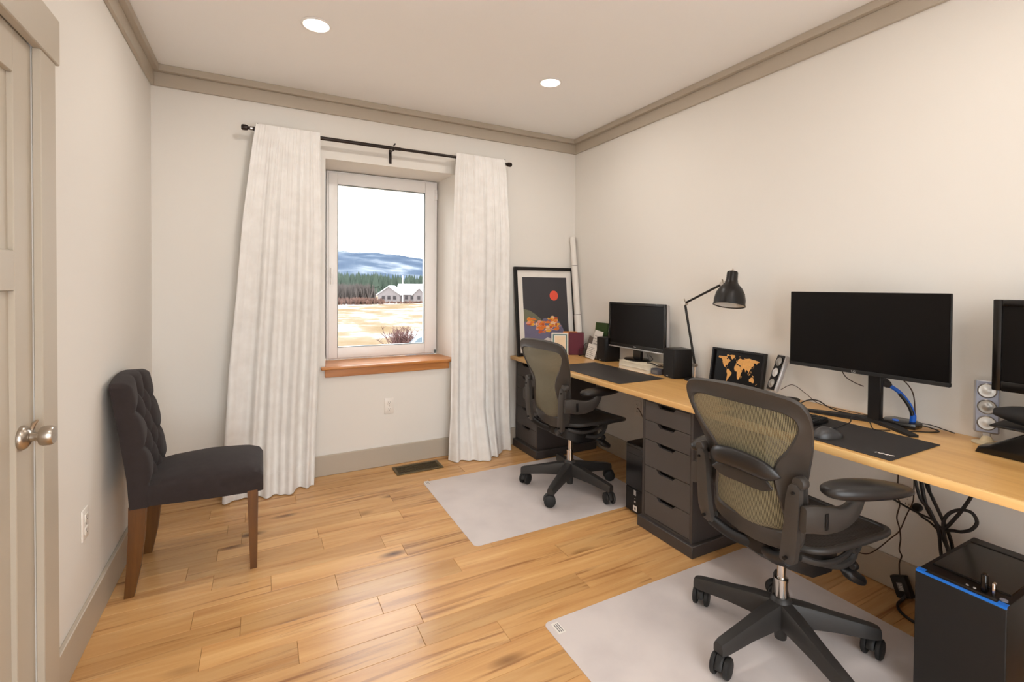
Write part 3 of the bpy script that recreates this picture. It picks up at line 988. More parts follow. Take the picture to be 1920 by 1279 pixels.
# ------------------------------------------------------------ floor vent
vt = thing('floor_vent', 'bronze floor vent grille set in the wood floor below the window', 'floor vent', (1.592, -0.158, 0.0))
fb = B()
fb.box(-0.172, 0.172, 0.058, 0.081, 0.0005, 0.006, 0.002, 1).box(-0.172, 0.172, -0.081, -0.058, 0.0005, 0.006, 0.002, 1)
fb.box(-0.172, -0.150, -0.058, 0.058, 0.0005, 0.006, 0.002, 1).box(0.150, 0.172, -0.058, 0.058, 0.0005, 0.006, 0.002, 1)
fb.obj('vent_frame', M['vent'], vt)
B().box(-0.150, 0.150, -0.058, 0.058, 0.0004, 0.0012).obj('duct', M['vent_dark'], vt)
lm = B().box(-0.0011, 0.0011, -0.058, 0.058, 0.001, 0.0052).mesh('louver', M['vent'], None)
for i in range(35):
    link('louver', lm, vt, loc=(-0.145 + i * 0.29 / 34, 0, 0))
for yb_ in (-0.02, 0.02):
    B().box(-0.150, 0.150, yb_ - 0.0015, yb_ + 0.0015, 0.001, 0.0056).obj('crossbar', M['vent'], vt)

# ------------------------------------------------------------ tufted dining chair
def tufted_chair():
    t = thing('dining_chair', 'charcoal upholstered dining chair with a button tufted back and brown wooden legs', 'chair', (0.0, -0.815, 0.0))
    hw = 0.212
    # back: front surface is tufted, frame leans against the wall
    def bx(z):                                      # x of the rear plane
        return interp(z, [0.38, 0.50, 0.70, 0.93], [0.090, 0.082, 0.056, 0.020])
    def thick(z):
        return interp(z, [0.38, 0.50, 0.70, 0.93], [0.070, 0.075, 0.072, 0.060])
    btn = []
    for r_ in range(6):
        z = 0.862 - r_ * 0.078
        n_ = 2 if r_ % 2 == 0 else 3
        for q in range(n_):
            btn.append(((q - (n_ - 1) / 2) * 0.122, z))
    segs = []
    for i, a in enumerate(btn):
        for b_ in btn[i + 1:]:
            if abs(a[1] - b_[1]) < 0.09 and abs(a[1] - b_[1]) > 0.01 and abs(a[0] - b_[0]) < 0.07:
                segs.append((a, b_))
    for a in btn:
        if abs(a[0]) > 0.11:
            segs.append((a, (math.copysign(hw, a[0]), a[1] - 0.004)))
    for a in btn[:2]:
        segs.append((a, (a[0], 0.925)))
    def seg_d(p, a, b_):
        ax, ay = a
        dx_, dy_ = b_[0] - ax, b_[1] - ay
        tt = max(0, min(1, ((p[0] - ax) * dx_ + (p[1] - ay) * dy_) / (dx_ * dx_ + dy_ * dy_)))
        return math.hypot(p[0] - ax - tt * dx_, p[1] - ay - tt * dy_)
    def ztop(s_):
        return 0.908 + 0.022 * math.cos(s_ / hw * PI / 2) - 0.012 * max(0, (abs(s_) - 0.190) / 0.022) ** 2
    def front(s_, z):
        d = min(seg_d((s_, z), a, b_) for a, b_ in segs)
        db = min(math.hypot(s_ - a[0], z - a[1]) for a in btn)
        ed = max(min(hw - abs(s_), ztop(s_) - z), 0)
        fade = 0.25 + 0.75 * min(1, ed / 0.055)
        dip = 0.021 * math.exp(-(d / 0.019)) + 0.018 * math.exp(-(db / 0.020) ** 1.2)
        return bx(z) + thick(z) + 0.010 - dip * fade - 0.026 * math.exp(-ed / 0.010)
    nu, nv = 78, 110
    bk = bmesh.new()
    fr, rr_ = [], []
    for i in range(nu + 1):
        s_ = lerp(-hw, hw, i / nu)
        fr.append([bk.verts.new((front(s_, z), s_, z)) for z in [lerp(0.375, ztop(s_), j / nv) for j in range(nv + 1)]])
        rr_.append([bk.verts.new((bx(z) - 0.004 * math.cos(s_ / hw * PI / 2), s_, z)) for z in [lerp(0.375, ztop(s_), j / nv) for j in range(nv + 1)]])
    for i in range(nu):
        for j in range(nv):
            bk.faces.new((fr[i][j], fr[i + 1][j], fr[i + 1][j + 1], fr[i][j + 1]))
            bk.faces.new((rr_[i][j], rr_[i][j + 1], rr_[i + 1][j + 1], rr_[i + 1][j]))
    for i in range(nu):
        bk.faces.new((fr[i][nv], fr[i + 1][nv], rr_[i + 1][nv], rr_[i][nv]))
        bk.faces.new((fr[i + 1][0], fr[i][0], rr_[i][0], rr_[i + 1][0]))
    for j in range(nv):
        bk.faces.new((fr[0][j], fr[0][j + 1], rr_[0][j + 1], rr_[0][j]))
        bk.faces.new((fr[nu][j + 1], fr[nu][j], rr_[nu][j], rr_[nu][j + 1]))
    bmesh.ops.recalc_face_normals(bk, faces=bk.faces)
    b = B()
    back = b._merge(bk).obj('backrest', M['fabric'], t, sharp=60)
    bm_ = B().lathe([(0, -0.002), (0.009, -0.002), (0.011, 0.001), (0.007, 0.005), (0, 0.006)], 12, basis((0, 1, 0), (0, 0, 1), (1, 0, 0))).mesh('button', M['fabric'])
    for s_, z in btn:
        link('button', bm_, back, loc=(front(s_, z) + 0.001, s_, z))
    # seat: domed cushion, crowned along the middle
    def seat_ring(f):
        x = lerp(0.135, 0.590, f)
        zt = interp(f, [0, 0.15, 0.5, 0.85, 0.96, 1.0], [0.462, 0.470, 0.476, 0.470, 0.457, 0.432])
        zb = interp(f, [0, 1.0], [0.378, 0.362])
        hw2 = 0.206 + 0.012 * math.sin(PI * min(f, 0.9)) - 0.010 * max(0, (f - 0.94) / 0.06) ** 2
        ring = [V((x, -hw2 * 0.985, zb)), V((x, -hw2, zb + 0.02)), V((x, -hw2, zt - 0.025)), V((x, -hw2 * 0.965, zt - 0.006))]
        for q in range(1, 12):
            s_ = lerp(-0.93, 0.93, q / 12)
            ring.append(V((x, s_ * hw2, zt + 0.030 * math.cos(s_ * PI / 2) * math.sin(PI * (0.15 + 0.7 * f)))))
        ring += [V((x, hw2 * 0.965, zt - 0.006)), V((x, hw2, zt - 0.025)), V((x, hw2, zb + 0.02)), V((x, hw2 * 0.985, zb))]
        return ring
    B().loft([seat_ring(i / 28) for i in range(29)]).obj('seat', M['fabric'], t, sharp=50)
    for s_ in (-1, 1):
        pts = [(0.116, s_ * 0.190, 0.385), (0.112, s_ * 0.190, 0.25), (0.102, s_ * 0.190, 0.12), (0.086, s_ * 0.190, 0.0)]
        B().loft([[V((x - w, y_ - d, z)), V((x + w, y_ - d, z)), V((x + w, y_ + d, z)), V((x - w, y_ + d, z))] for (x, y_, z), w, d in zip(pts, (0.030, 0.028, 0.024, 0.017), (0.018, 0.018, 0.017, 0.015))]).obj('leg', M['leg_wood'], t, sharp=20)
        pts = [(0.545, s_ * 0.188, 0.372), (0.548, s_ * 0.188, 0.2), (0.550, s_ * 0.188, 0.0)]
        B().loft([[V((x - w, y_ - w, z)), V((x + w, y_ - w, z)), V((x + w, y_ + w, z)), V((x - w, y_ + w, z))] for (x, y_, z), w in zip(pts, (0.021, 0.019, 0.014))]).obj('leg', M['leg_wood'], t, sharp=20)
    return t
tufted_chair()

# ------------------------------------------------------------ clear floor mats
def floor_mat(label, x0, x1, y0, y1, sx, sy):
    t = thing('floor_mat', label, 'floor mat', ((x0 + x1) / 2, (y0 + y1) / 2, 0.0), 0, 'clear floor mats')
    a, b = (x1 - x0) / 2, (y1 - y0) / 2
    r_ = 0.025
    poly = []
    for cx_, cy_, st_ in ((a - r_, b - r_, 0), (-a + r_, b - r_, 90), (-a + r_, -b + r_, 180), (a - r_, -b + r_, 270)):
        poly += [(cx_ + r_ * math.cos(R(st_ + q * 15)), cy_ + r_ * math.sin(R(st_ + q * 15))) for q in range(7)]
    B().prism(poly, 0.0004, 0.0024).obj('vinyl_sheet', M['floor_mat'], t, sharp=30)
    if sx:
        s_ = B().box(sx - 0.016, sx + 0.016, sy - 0.030, sy + 0.030, 0.0024, 0.0028).obj('sticker', M['white_paper'], t)
        for q in range(3):
            B().box(sx - 0.009 + q * 0.008, sx - 0.005 + q * 0.008, sy - 0.024, sy + 0.022, 0.0028, 0.0030).obj('print_line', M['grey_ink'], s_)
    return t
floor_mat('frosted clear floor mat under the smaller mesh chair by the window', 1.545, 2.765, -1.320, -0.428, -0.585, 0.425)
floor_mat('frosted clear floor mat under the mesh chair with the lumbar pad', 1.564, 2.785, -2.84, -1.950, -0.570, 0.398)

# ------------------------------------------------------------ desk top and drawer units
DT, DB, DX = 0.750, 0.722, 2.426
dk = thing('desk', 'long maple worktop running along the wall over both drawer units', 'desk', (0, 0, 0))
B().box(DX + 0.012, W - 0.002, -3.70, -0.004, DB, DT, 0.001, 1).obj('board', M['desk'], dk, loc=(0, 0, 0))
B().box(DX, DX + 0.0122, -3.70, -0.004, DB, DT, 0.002, 2).obj('edge_strip', M['edge'], dk)

def drawer_unit(y0, y1, label):
    t = thing('drawer_unit', label, 'drawer unit', (2.462, (y0 + y1) / 2, 0.0), 0, 'drawer units under the desk')
    hw = (y1 - y0) / 2
    D = 0.56
    z0, z1 = 0.062, DB - 0.001
    b = B()
    b.box(0, D, -hw, -hw + 0.016, z0, z1, 0.001, 1).box(0, D, hw - 0.016, hw, z0, z1, 0.001, 1)
    b.box(0, D, -hw + 0.016, hw - 0.016, z1 - 0.016, z1).box(0, D, -hw + 0.016, hw - 0.016, z0, z0 + 0.012)
    b.box(D - 0.01, D, -hw + 0.016, hw - 0.016, z0 + 0.012, z1 - 0.016)
    b.obj('body', M['cab_dark'], t)
    pb = B().box(-0.018, D, -hw - 0.018, hw + 0.018, 0.0, 0.060, 0.003, 1)
    pb.obj('plinth', M['cab_dark'], t)
    zs = [0.076, 0.203, 0.350, 0.494, 0.599, 0.704]
    Y0, Y1 = -hw + 0.018, hw - 0.018
    for za, zb in zip(zs, zs[1:]):
        a, c = za + 0.0015, zb - 0.0015
        n0, n1, dp, sl = Y0 + 0.30 * (Y1 - Y0), Y0 + 0.72 * (Y1 - Y0), 0.020, 0.020
        poly = [(Y0, a), (Y1, a), (Y1, c), (n1, c), (n1 - sl, c - dp), (n0 + sl, c - dp), (n0, c), (Y0, c)]
        f = B().prism(poly, -0.018, -0.001, basis((0, 1, 0), (0, 0, 1), (1, 0, 0), (0.020, 0, 0))).obj('drawer', M['cab'], t, sharp=30)
        B().box(0.045, 0.055, Y0, Y1, a, c).obj('drawer_box_front', M['slot'], f)
    return t
drawer_unit(-1.885, -1.535, 'dark grey five drawer unit under the middle of the desk')
drawer_unit(-0.392, -0.042, 'dark grey drawer unit under the desk end, beside the white curtain')

# ------------------------------------------------------------ computers
t = thing('desktop_computer', 'slim black computer tower standing against the middle drawer unit', 'computer', (2.52, -1.340, 0.0))
B().box(0.0, 0.42, -0.150, 0.0, 0.006, 0.410, 0.006, 2).obj('case', M['black'], t)
B().box(-0.006, 0.0, -0.148, -0.002, 0.150, 0.406, 0.003, 1).obj('front_panel', M['black_gloss'], t)
B().box(-0.005, 0.0, -0.148, -0.002, 0.010, 0.147, 0.003, 1).obj('front_panel', M['black'], t)
for z in (0.365, 0.325):
    B().box(-0.0075, -0.006, -0.140, -0.010, z, z + 0.026, 0.001, 1).obj('drive_bay', M['black_gloss'], t)
B().box(-0.0062, -0.005, -0.090, -0.072, 0.112, 0.142).obj('sticker', M['silver'], t)
B().box(-0.0062, -0.005, -0.088, -0.076, 0.070, 0.080).obj('port', M['silver'], t)
B().cyl((-0.0062, -0.082, 0.094), (-0.005, -0.082, 0.094), 0.003, n=10).obj('port', M['silver'], t)
st_ = B().box(-0.0062, -0.005, -0.100, -0.068, 0.020, 0.052).obj('sticker', M['white_paper'], t)
B().box(-0.0066, -0.0062, -0.090, -0.078, 0.030, 0.042).obj('sticker_print', M['grey_ink'], st_)
for x in (0.02, 0.38):
    for y_ in (-0.13, -0.02):
        B().cyl((x, y_, 0.0), (x, y_, 0.008), 0.010, n=12).obj('foot', M['rubber'], t)

t = thing('gaming_computer', 'large black computer tower with a blue strip along its top edge', 'computer', (2.45, -2.792, 0.0026))
B().box(0.006, 0.43, -0.213, 0.0, 0.008, 0.427, 0.004, 2).obj('case', M['black'], t)
B().box(-0.002, 0.006, -0.213, 0.0, 0.008, 0.421, 0.002, 1).obj('front_panel', M['black_matte'], t)
sp = B().box(-0.001, 0.006, -0.212, -0.001, 0.421, 0.4275)
sp.box(0.006, 0.022, -0.022, -0.001, 0.4272, 0.4282).box(0.006, 0.022, -0.212, -0.190, 0.4272, 0.4282)
sp.obj('blue_strip', M['led_blue'], t)
B().box(0.014, 0.024, -0.186, -0.026, 0.427, 0.4285, 0.001, 1).obj('front_slot', M['slot'], t)
B().box(0.075, 0.37, -0.200, -0.014, 0.427, 0.431, 0.002, 1).obj('top_grille', M['black_gloss'], t)
g = B()
for x in (0.078, 0.366):
    g.box(x - 0.002, x + 0.002, -0.200, -0.014, 0.431, 0.433)
g.obj('grille_edge', M['black'], t)
B().box(0.030, 0.050, -0.160, -0.146, 0.427, 0.482, 0.003, 1).obj('usb_stick', M['black_gloss'], t)
B().box(0.032, 0.048, -0.178, -0.170, 0.427, 0.466, 0.002, 1).obj('usb_stick', M['chrome'], t)
for y_ in (-0.115, -0.132):
    B().cyl((0.036, y_, 0.427), (0.036, y_, 0.4295), 0.0035, n=12).obj('audio_jack', M['silver'], t)
B().lathe([(0, 0), (0.009, 0), (0.009, 0.003), (0, 0.003)], 16, Mx.Translation((0.036, -0.196, 0.427))).obj('power_button', M['silver_blue'], t)
for x in (0.03, 0.39):
    for y_ in (-0.19, -0.02):
        B().cyl((x, y_, 0.0), (x, y_, 0.010), 0.012, n=12).obj('foot', M['rubber'], t)

# ------------------------------------------------------------ mesh office chairs
# s is sideways (+ is the sitter's right, world -Y), the chair looks along +X
INN = [(0, .925, -.250), (.11, .937, -.250), (.185, .932, -.246), (.206, .897, -.238), (.172, .825, -.226), (.120, .757, -.212), (.108, .70, -.206), (.122, .63, -.196), (.136, .565, -.182), (.122, .520, -.172), (0, .505, -.166)]
OUT = [(0, .992, -.258), (.12, .987, -.254), (.210, .972, -.246), (.234, .924, -.230), (.222, .84, -.200), (.196, .755, -.172), (.182, .70, -.160), (.178, .63, -.150), (.170, .55, -.146), (.146, .472, -.150), (0, .442, -.156)]
def loop(keys, k=6):
    half = [(x, -s_, z) for s_, z, x in keys]
    other = [(x, s_, z) for s_, z, x in keys[1:-1]]
    return spline(half + list(reversed(other)), k, closed=True)

def mesh_meshes():
    d = {}
    I, O = loop(INN), loop(OUT)
    n = len(I)
    rings = []
    for i in range(n):
        tg = (I[(i + 1) % n] + O[(i + 1) % n] - I[i - 1] - O[i - 1]).normalized()
        dd = (O[i] - I[i]).normalized()
        nn = tg.cross(dd).normalized()
        if nn.x > 0:
            nn = -nn
        mid = (I[i] + O[i]) / 2
        rings.append([I[i] + nn * .009, I[i] - dd * .006 + nn * .003, I[i] - dd * .006 - nn * .004, I[i] - nn * .008, mid - nn * .005, O[i] - nn * .009, O[i] + dd * .006 - nn * .004, O[i] + dd * .006 + nn * .003, O[i] + nn * .010, mid + nn * .004])
    d['back_frame'] = B().loft(rings, closed=True).mesh('back_frame', M['aeron'], 50)
    zs = [k_[1] for k_ in INN][2:]
    zs_r = list(reversed(zs))
    ws = list(reversed([k_[0] for k_ in INN][2:]))
    xs = list(reversed([k_[2] for k_ in INN][2:]))
    fine_z, fine_w, fine_x = [], [], []
    sp_ = spline([(a, b_, c) for a, b_, c in zip(zs_r, ws, xs)], 6)
    for p in sp_:
        fine_z.append(p.x); fine_w.append(p.y); fine_x.append(p.z)
    def pell(u, v):
        z = lerp(0.506, 0.936, v)
        w = interp(z, fine_z, fine_w) + 0.004
        if z < 0.53:
            w = lerp(0.06, 0.128, (z - 0.506) / 0.024)
        s_ = lerp(-w, w, u)
        x = interp(z, fine_z, fine_x) - 0.016 * (1 - (s_ / max(w, .01)) ** 2)
        return V((x, -s_, z))
    d['back_mesh'] = lambda mt: B().sheet(pell, 24, 40, 0.0012).mesh('back_mesh', mt, 80)
    # seat
    SE = [(-.150, 0, .468), (-.142, .12, .470), (-.095, .195, .474), (.03, .216, .474), (.17, .222, .470), (.27, .212, .464), (.325, .150, .448), (.338, 0, .440)]
    ring = spline([(x, -s_, z) for x, s_, z in SE] + [(x, s_, z) for x, s_, z in reversed(SE[1:-1])], 6, closed=True)
    d['seat_frame'] = B().tube(ring, 0.012, 10, closed=True, flat=0.9).mesh('seat_frame', M['aeron_base'], 60)
    sx = [k_[0] for k_ in SE]
    def seatf(u, v):
        x = lerp(-.150, .338, v)
        w = max(interp(x, sx, [k_[1] for k_ in SE]), .03)
        z = interp(x, sx, [k_[2] for k_ in SE])
        s_ = lerp(-w, w, u)
        return V((x, -s_, z - 0.022 * (1 - (s_ / w) ** 2) * math.sin(PI * v)))
    d['seat_mesh'] = B().sheet(seatf, 18, 26, 0.0015).mesh('seat_mesh', M['pell_seat'], 80)
    # base
    prof = [(0.028, .175, .092, .030), (.09, .166, .092, .029), (.18, .146, .088, .025), (.26, .130, .080, .023), (.308, .120, .076, .022), (.326, .114, .078, .019)]
    rings = []
    for r_, zt, zb, hw in prof:
        rings.append([V((r_, -hw, zb)), V((r_, -hw * 1.0, zt - .016)), V((r_, -hw * .72, zt - .003)), V((r_, 0, zt)), V((r_, hw * .72, zt - .003)), V((r_, hw, zt - .016)), V((r_, hw, zb)), V((r_, 0, zb - 0.0 + .012 * (r_ < .25)))])
    d['base_leg'] = B().loft(rings).mesh('base_leg', M['aeron_base'], 45)
    d['base_hub'] = B().lathe([(0.0, .030), (.020, .030), (.022, .045), (.022, .075), (.034, .085), (.040, .10), (.042, .150), (.036, .176), (.026, .186), (0, .186)], 28).mesh('base_hub', M['aeron_base'])
    cs = B().cyl((0, 0, .088), (0, 0, .050), .007, n=10)
    cs.loft([[V((.010 + .031 * math.cos(a) * k_, y_, .031 + .033 * math.sin(a) * k_)) for a in [R(q) for q in range(0, 181, 15)]] + [V((.010 - .02 * k_, y_, .034)), V((.010 + .02 * k_, y_, .034))] for y_, k_ in ((-.010, .9), (-.006, 1), (.006, 1), (.010, .9))])
    d['caster'] = cs.mesh('caster', M['rubber'])
    d['wheel'] = B().lathe([(0, 0), (.012, 0), (.024, .001), (.029, .004), (.030, .009), (.029, .014), (.024, .016), (.022, .0145), (.010, .0145), (0, .0155)], 28, basis((1, 0, 0), (0, 0, 1), (0, -1, 0))).mesh('wheel', M['rubber'])
    gc = B().lathe([(0, .18), (.022, .18), (.022, .245), (.018, .248), (0, .248)], 24)
    gc.lathe([(0, .246), (.0235, .244), (.0235, .254), (.014, .255), (0, .255)], 24)
    d['gas_sleeve'] = gc.mesh('gas_sleeve', M['chrome'])
    d['gas_piston'] = B().lathe([(0, .25), (.014, .25), (.014, .36), (0, .36)], 24).mesh('gas_piston', M['chrome'])
    hs2 = B().loft([[V((x, -w, z0)), V((x, -w, z1)), V((x, 0, z1 + .006)), V((x, w, z1)), V((x, w, z0)), V((x, 0, z0 - .008))] for x, w, z0, z1 in ((-.150, .050, .395, .430), (-.11, .100, .366, .432), (-.04, .138, .340, .430), (.06, .142, .337, .428), (.13, .120, .352, .428), (.18, .070, .382, .425))])
    hs2.tube(spline([(-.12, 0, .405), (-.165, -.08, .415), (-.200, -.150, .452)], 6), [.022] * 13, 10, flat=.7)
    hs2.tube(spline([(-.12, 0, .405), (-.165, .08, .415), (-.200, .150, .452)], 6), [.022] * 13, 10, flat=.7)
    d['tilt_housing'] = hs2.mesh('tilt_housing', M['black'], 50)
    for s_, nm in ((-1, 'R'), (1, 'L')):
        d['rail' + nm] = B().tube(spline([(-.155, s_ * .165, .452), (-.08, s_ * .195, .430), (.03, s_ * .195, .425), (.12, s_ * .185, .444), (.20, s_ * .180, .452)], 6), .011, 8, flat=.8).mesh('seat_rail', M['aeron_base'])
        pv = B().tube(spline([(.00, s_ * .150, .385), (.06, s_ * .168, .372), (.115, s_ * .176, .385), (.138, s_ * .176, .415), (.125, s_ * .176, .445)], 6), .013, 8, flat=.8)
        pv.lathe([(0, 0), (.026, 0), (.030, .006), (.030, .020), (.024, .026), (0, .026)], 24, basis((1, 0, 0), (0, 0, 1), (0, s_ * 1.0, 0), (.125, s_ * .166, .436)))
        pv.lathe([(0, 0), (.011, 0), (.011, .005), (0, .006)], 16, basis((1, 0, 0), (0, 0, 1), (0, s_ * 1.0, 0), (.125, s_ * .190, .436)))
        d['pivot' + nm] = pv.mesh('pivot_arm', M['aeron_base'])
        pc = B().loft([[V((x - .010, s_ * (y_ - w), z)), V((x - .014, s_ * y_, z)), V((x - .010, s_ * (y_ + w), z)), V((x + .012, s_ * (y_ + w), z)), V((x + .012, s_ * (y_ - w), z))] for x, y_, z, w in ((-.196, .150, .440, .012), (-.204, .156, .452, .024), (-.212, .166, .50, .025), (-.214, .174, .58, .023), (-.214, .178, .66, .022), (-.214, .182, .70, .018), (-.212, .182, .712, .008))])
        d['post' + nm] = pc.mesh('arm_post', M['aeron'], 45)
        kb = B().lathe([(0, -.004), (.018, -.004), (.021, .0), (.021, .024), (.017, .030), (0, .031)], 20, basis((0, 1, 0), (0, 0, 1), (1, 0, 0), (-.216, s_ * .192, .716)))
        d['knob' + nm] = kb.mesh('height_knob', M['aeron'])
        for z in (.472, .688):
            pass
        d['screw' + nm] = B().cyl((-.233, s_ * .160, .468), (-.222, s_ * .160, .468), .006, n=12).cyl((-.234, s_ * .184, .685), (-.222, s_ * .184, .685), .005, n=12).mesh('bolts', M['black'])
        yk = [(-.222, s_ * .212, .612), (-.185, s_ * .222, .610), (-.13, s_ * .232, .600), (-.07, s_ * .240, .598), (-.02, s_ * .244, .615), (.010, s_ * .245, .648), (.018, s_ * .245, .680)]
        P = spline(yk, 5)
        rad = [interp(i / (len(P) - 1), [0, .3, .6, .85, 1], [.040, .042, .034, .026, .022]) for i in range(len(P))]
        rg_ = []
        for i, p in enumerate(P):
            a, b_ = P[max(i - 1, 0)], P[min(i + 1, len(P) - 1)]
            tg = (b_ - a).normalized()
            sd = V((0, 0, 1)).cross(tg) if abs(tg.z) < .97 else V((0, s_, 0))
            sd = V((-tg.y, tg.x, 0)).normalized() if abs(tg.z) < .6 else V((0, 1, 0))
            if sd.y < 0:
                sd = -sd
            up_ = tg.cross(sd).normalized()
            if i and up_.dot(rg_[-1][1]) < 0:
                up_ = -up_
            rg_.append((p, up_, sd, rad[i]))
        d['yoke' + nm] = B().loft([[p + up_ * r_ * cu + sd * .013 * cs_ for cu, cs_ in ((1, .5), (1, -.5), (.8, -1), (-.8, -1), (-1, -.5), (-1, .5), (-.8, 1), (.8, 1))] for p, up_, sd, r_ in rg_]).mesh('arm_yoke', M['aeron'], 50)
        d['slot' + nm] = B().box(-.009, .009, -.002, .002, -.026, .026, .0019, 2, basis((1, 0, 0), (0, 1, 0), (0, 0, 1), (0, 0, 0))).mesh('lock_slot', M['black'])
    pad = []
    for i in range(25):
        f = i / 24
        e = math.sin(PI * min(max(f, .002), .998)) ** .34
        w = .058 * e * (1 - .18 * f)
        h = .031 * e * (1 - .35 * f)
        c = V((lerp(-.150, .155, f), 0, .002 - .006 * f + .004 * math.sin(PI * f)))
        pad.append([c + V((0, w * math.copysign(abs(math.cos(a)) ** .75, math.cos(a)), h * math.copysign(abs(math.sin(a)) ** .8, math.sin(a)))) for a in [2 * PI * q / 20 for q in range(20)]])
    d['arm_pad'] = B().loft(pad).mesh('arm_pad', M['armpad'], 70)
    lv = B().tube(spline([(.03, -.06, .372), (.07, -.115, .358), (.115, -.150, .335), (.150, -.172, .312), (.175, -.186, .296)], 5), [.006] * 10 + [.012, .018, .021, .022, .021, .020, .019, .018, .017, .015, .011], 10, flat=1.3)
    d['tilt_lever'] = lv.mesh('tilt_lever', M['black'])
    kb = B().cyl((.115, -.165, .395), (.118, -.172, .362), .008, n=12)
    kb.lathe([(0, -.012), (.012, -.011), (.016, -.004), (.016, .006), (.011, .012), (0, .013)], 18, basis((0, 1, 0), (0, 0, 1), (1, 0, 0), (.128, -.176, .360)))
    d['adjust_knob'] = kb.mesh('adjust_knob', M['black'])
    # lumbar pad: banana shaped cushion across the waist, behind the mesh
    lr = []
    for i in range(25):
        f = lerp(-1, 1, i / 24)
        e = max(.05, (1 - abs(f) ** 6))
        c = V((-.242 - .006 * (1 - f * f) + .022 * abs(f) ** 4, -f * .138, .715 + .020 * (1 - f * f)))
        lr.append([c + V((.014 * e * math.cos(a), 0, .034 * e * math.sin(a))) for a in [2 * PI * q / 14 for q in range(14)]])
    d['lumbar_pad'] = B().loft(lr).mesh('lumbar_pad', M['armpad'], 70)
    lr = []
    for i in range(25):
        f = lerp(-1, 1, i / 24)
        e = max(.1, (1 - abs(f) ** 4))
        c = V((-.232, -f * .118, .672 + .012 * (1 - f * f)))
        lr.append([c + V((.004 * math.cos(a), 0, .034 * e * math.sin(a))) for a in [2 * PI * q / 10 for q in range(10)]])
    d['lumbar_insert'] = B().loft(lr).mesh('lumbar_insert', M['aeron_base'], 70)
    return d
AE = mesh_meshes()
def office_chair(label, loc, rotz, base_rot, caster_rots, pads, pell, lumbar, padz=.694):
    t = thing('office_chair', label, 'office chair', loc, rotz, 'mesh office chairs')
    link('base_hub', AE['base_hub'], t)
    for k_ in range(5):
        a = base_rot + k_ * 72
        link('base_leg', AE['base_leg'], t, rot=(0, 0, R(a)))
        c = link('caster', AE['caster'], t, loc=(.303 * math.cos(R(a)), .303 * math.sin(R(a)), 0), rot=(0, 0, R(caster_rots[k_])))
        c.scale = (1.2, 1.2, 1.2)
        link('wheel', AE['wheel'], c, loc=(.010, .027, .030))
        link('wheel', AE['wheel'], c, loc=(.010, -.027, .030), rot=(0, 0, PI)).location = (.010, -.027, .030)
    for nm in ('gas_sleeve', 'gas_piston', 'tilt_housing', 'seat_frame', 'seat_mesh', 'back_frame', 'tilt_lever', 'adjust_knob'):
        link(nm, AE[nm], t)
    link('back_mesh', AE['back_mesh'](pell), t)
    for s_, nm in ((-1, 'R'), (1, 'L')):
        link('seat_rail', AE['rail' + nm], t)
        link('pivot_arm', AE['pivot' + nm], t)
        ps = link('arm_post', AE['post' + nm], t)
        link('bolts', AE['screw' + nm], ps)
        link('height_knob', AE['knob' + nm], t)
        y_ = link('arm_yoke', AE['yoke' + nm], t)
        link('lock_slot', AE['slot' + nm], y_, loc=(-.150, s_ * .243, .603), rot=(0, 0, s_ * -.1))
        dxp, dyp, ang = pads[nm]
        link('arm_pad', AE['arm_pad'], t, loc=(dxp, s_ * .245 + dyp, padz), rot=(0, 0, R(ang)))
    if lumbar:
        link('lumbar_pad', AE['lumbar_pad'], t)
        link('lumbar_insert', AE['lumbar_insert'], t)
    return t
office_chair('graphite mesh office chair with a black lumbar pad, near the wide monitor', (2.29, -2.450, 0.0026), R(-1), 107, (30, 200, 300, 10, 140), {'R': (-.016, -.040, -21), 'L': (-.05, .0, 4)}, M['pell'], True)
office_chair('graphite mesh office chair without lumbar pad, near the white curtain', (2.385, -0.945, 0.0026), R(5), 65, (260, 20, 150, 250, 330), {'R': (.06, .030, -2), 'L': (.05, .0, 4)}, M['pell_far'], False, .668)

# ============================================================ THINGS ON THE DESK
FB = lambda loc: basis((0, -1, 0), (0, 0, 1), (-1, 0, 0), loc)      # local x -> -Y, local y -> up, local z -> toward the room (-X)

# desk pads
tag(B().box(2.472, 2.846, -1.322, -0.600, DT + 0.0002, DT + 0.003, 0.001, 1).obj('desk_pad', M['matpad_l']), 'plain black desk pad in front of the smaller monitor', 'desk pad')
dp = thing('desk_pad', 'black desk pad with a white logo under the mouse and keyboard', 'desk pad', (2.635, -2.37, DT + 0.0002))
B().box(-0.178, 0.182, -0.345, 0.34, 0, 0.003, 0.001, 1).obj('pad', M['matpad'], dp)
lg = B()
lw = [(-0.024, -0.003), (-0.020, 0.006), (-0.014, 0.004), (-0.010, -0.004), (-0.004, -0.002), (0.0, 0.005), (0.006, -0.004), (0.010, -0.006), (0.013, 0.004), (0.018, -0.006), (0.026, 0.000), (0.030, 0.002)]
LM = basis((0.25, -0.968, 0), (0.968, 0.25, 0), (0, 0, 1), (-0.125, -0.300, 0.0033))
lg.tube([V((a, b_, 0)) for a, b_ in lw], 0.0028, 6, flat=.12, up=(0, 1, 0), Mt=LM)
lg.tube([V((a - 0.002, b_ * .6 + .003, 0)) for a, b_ in lw[2:]], 0.0024, 6, flat=.12, up=(0, 1, 0), Mt=LM)
lg.obj('logo', M['white_paper'], dp)

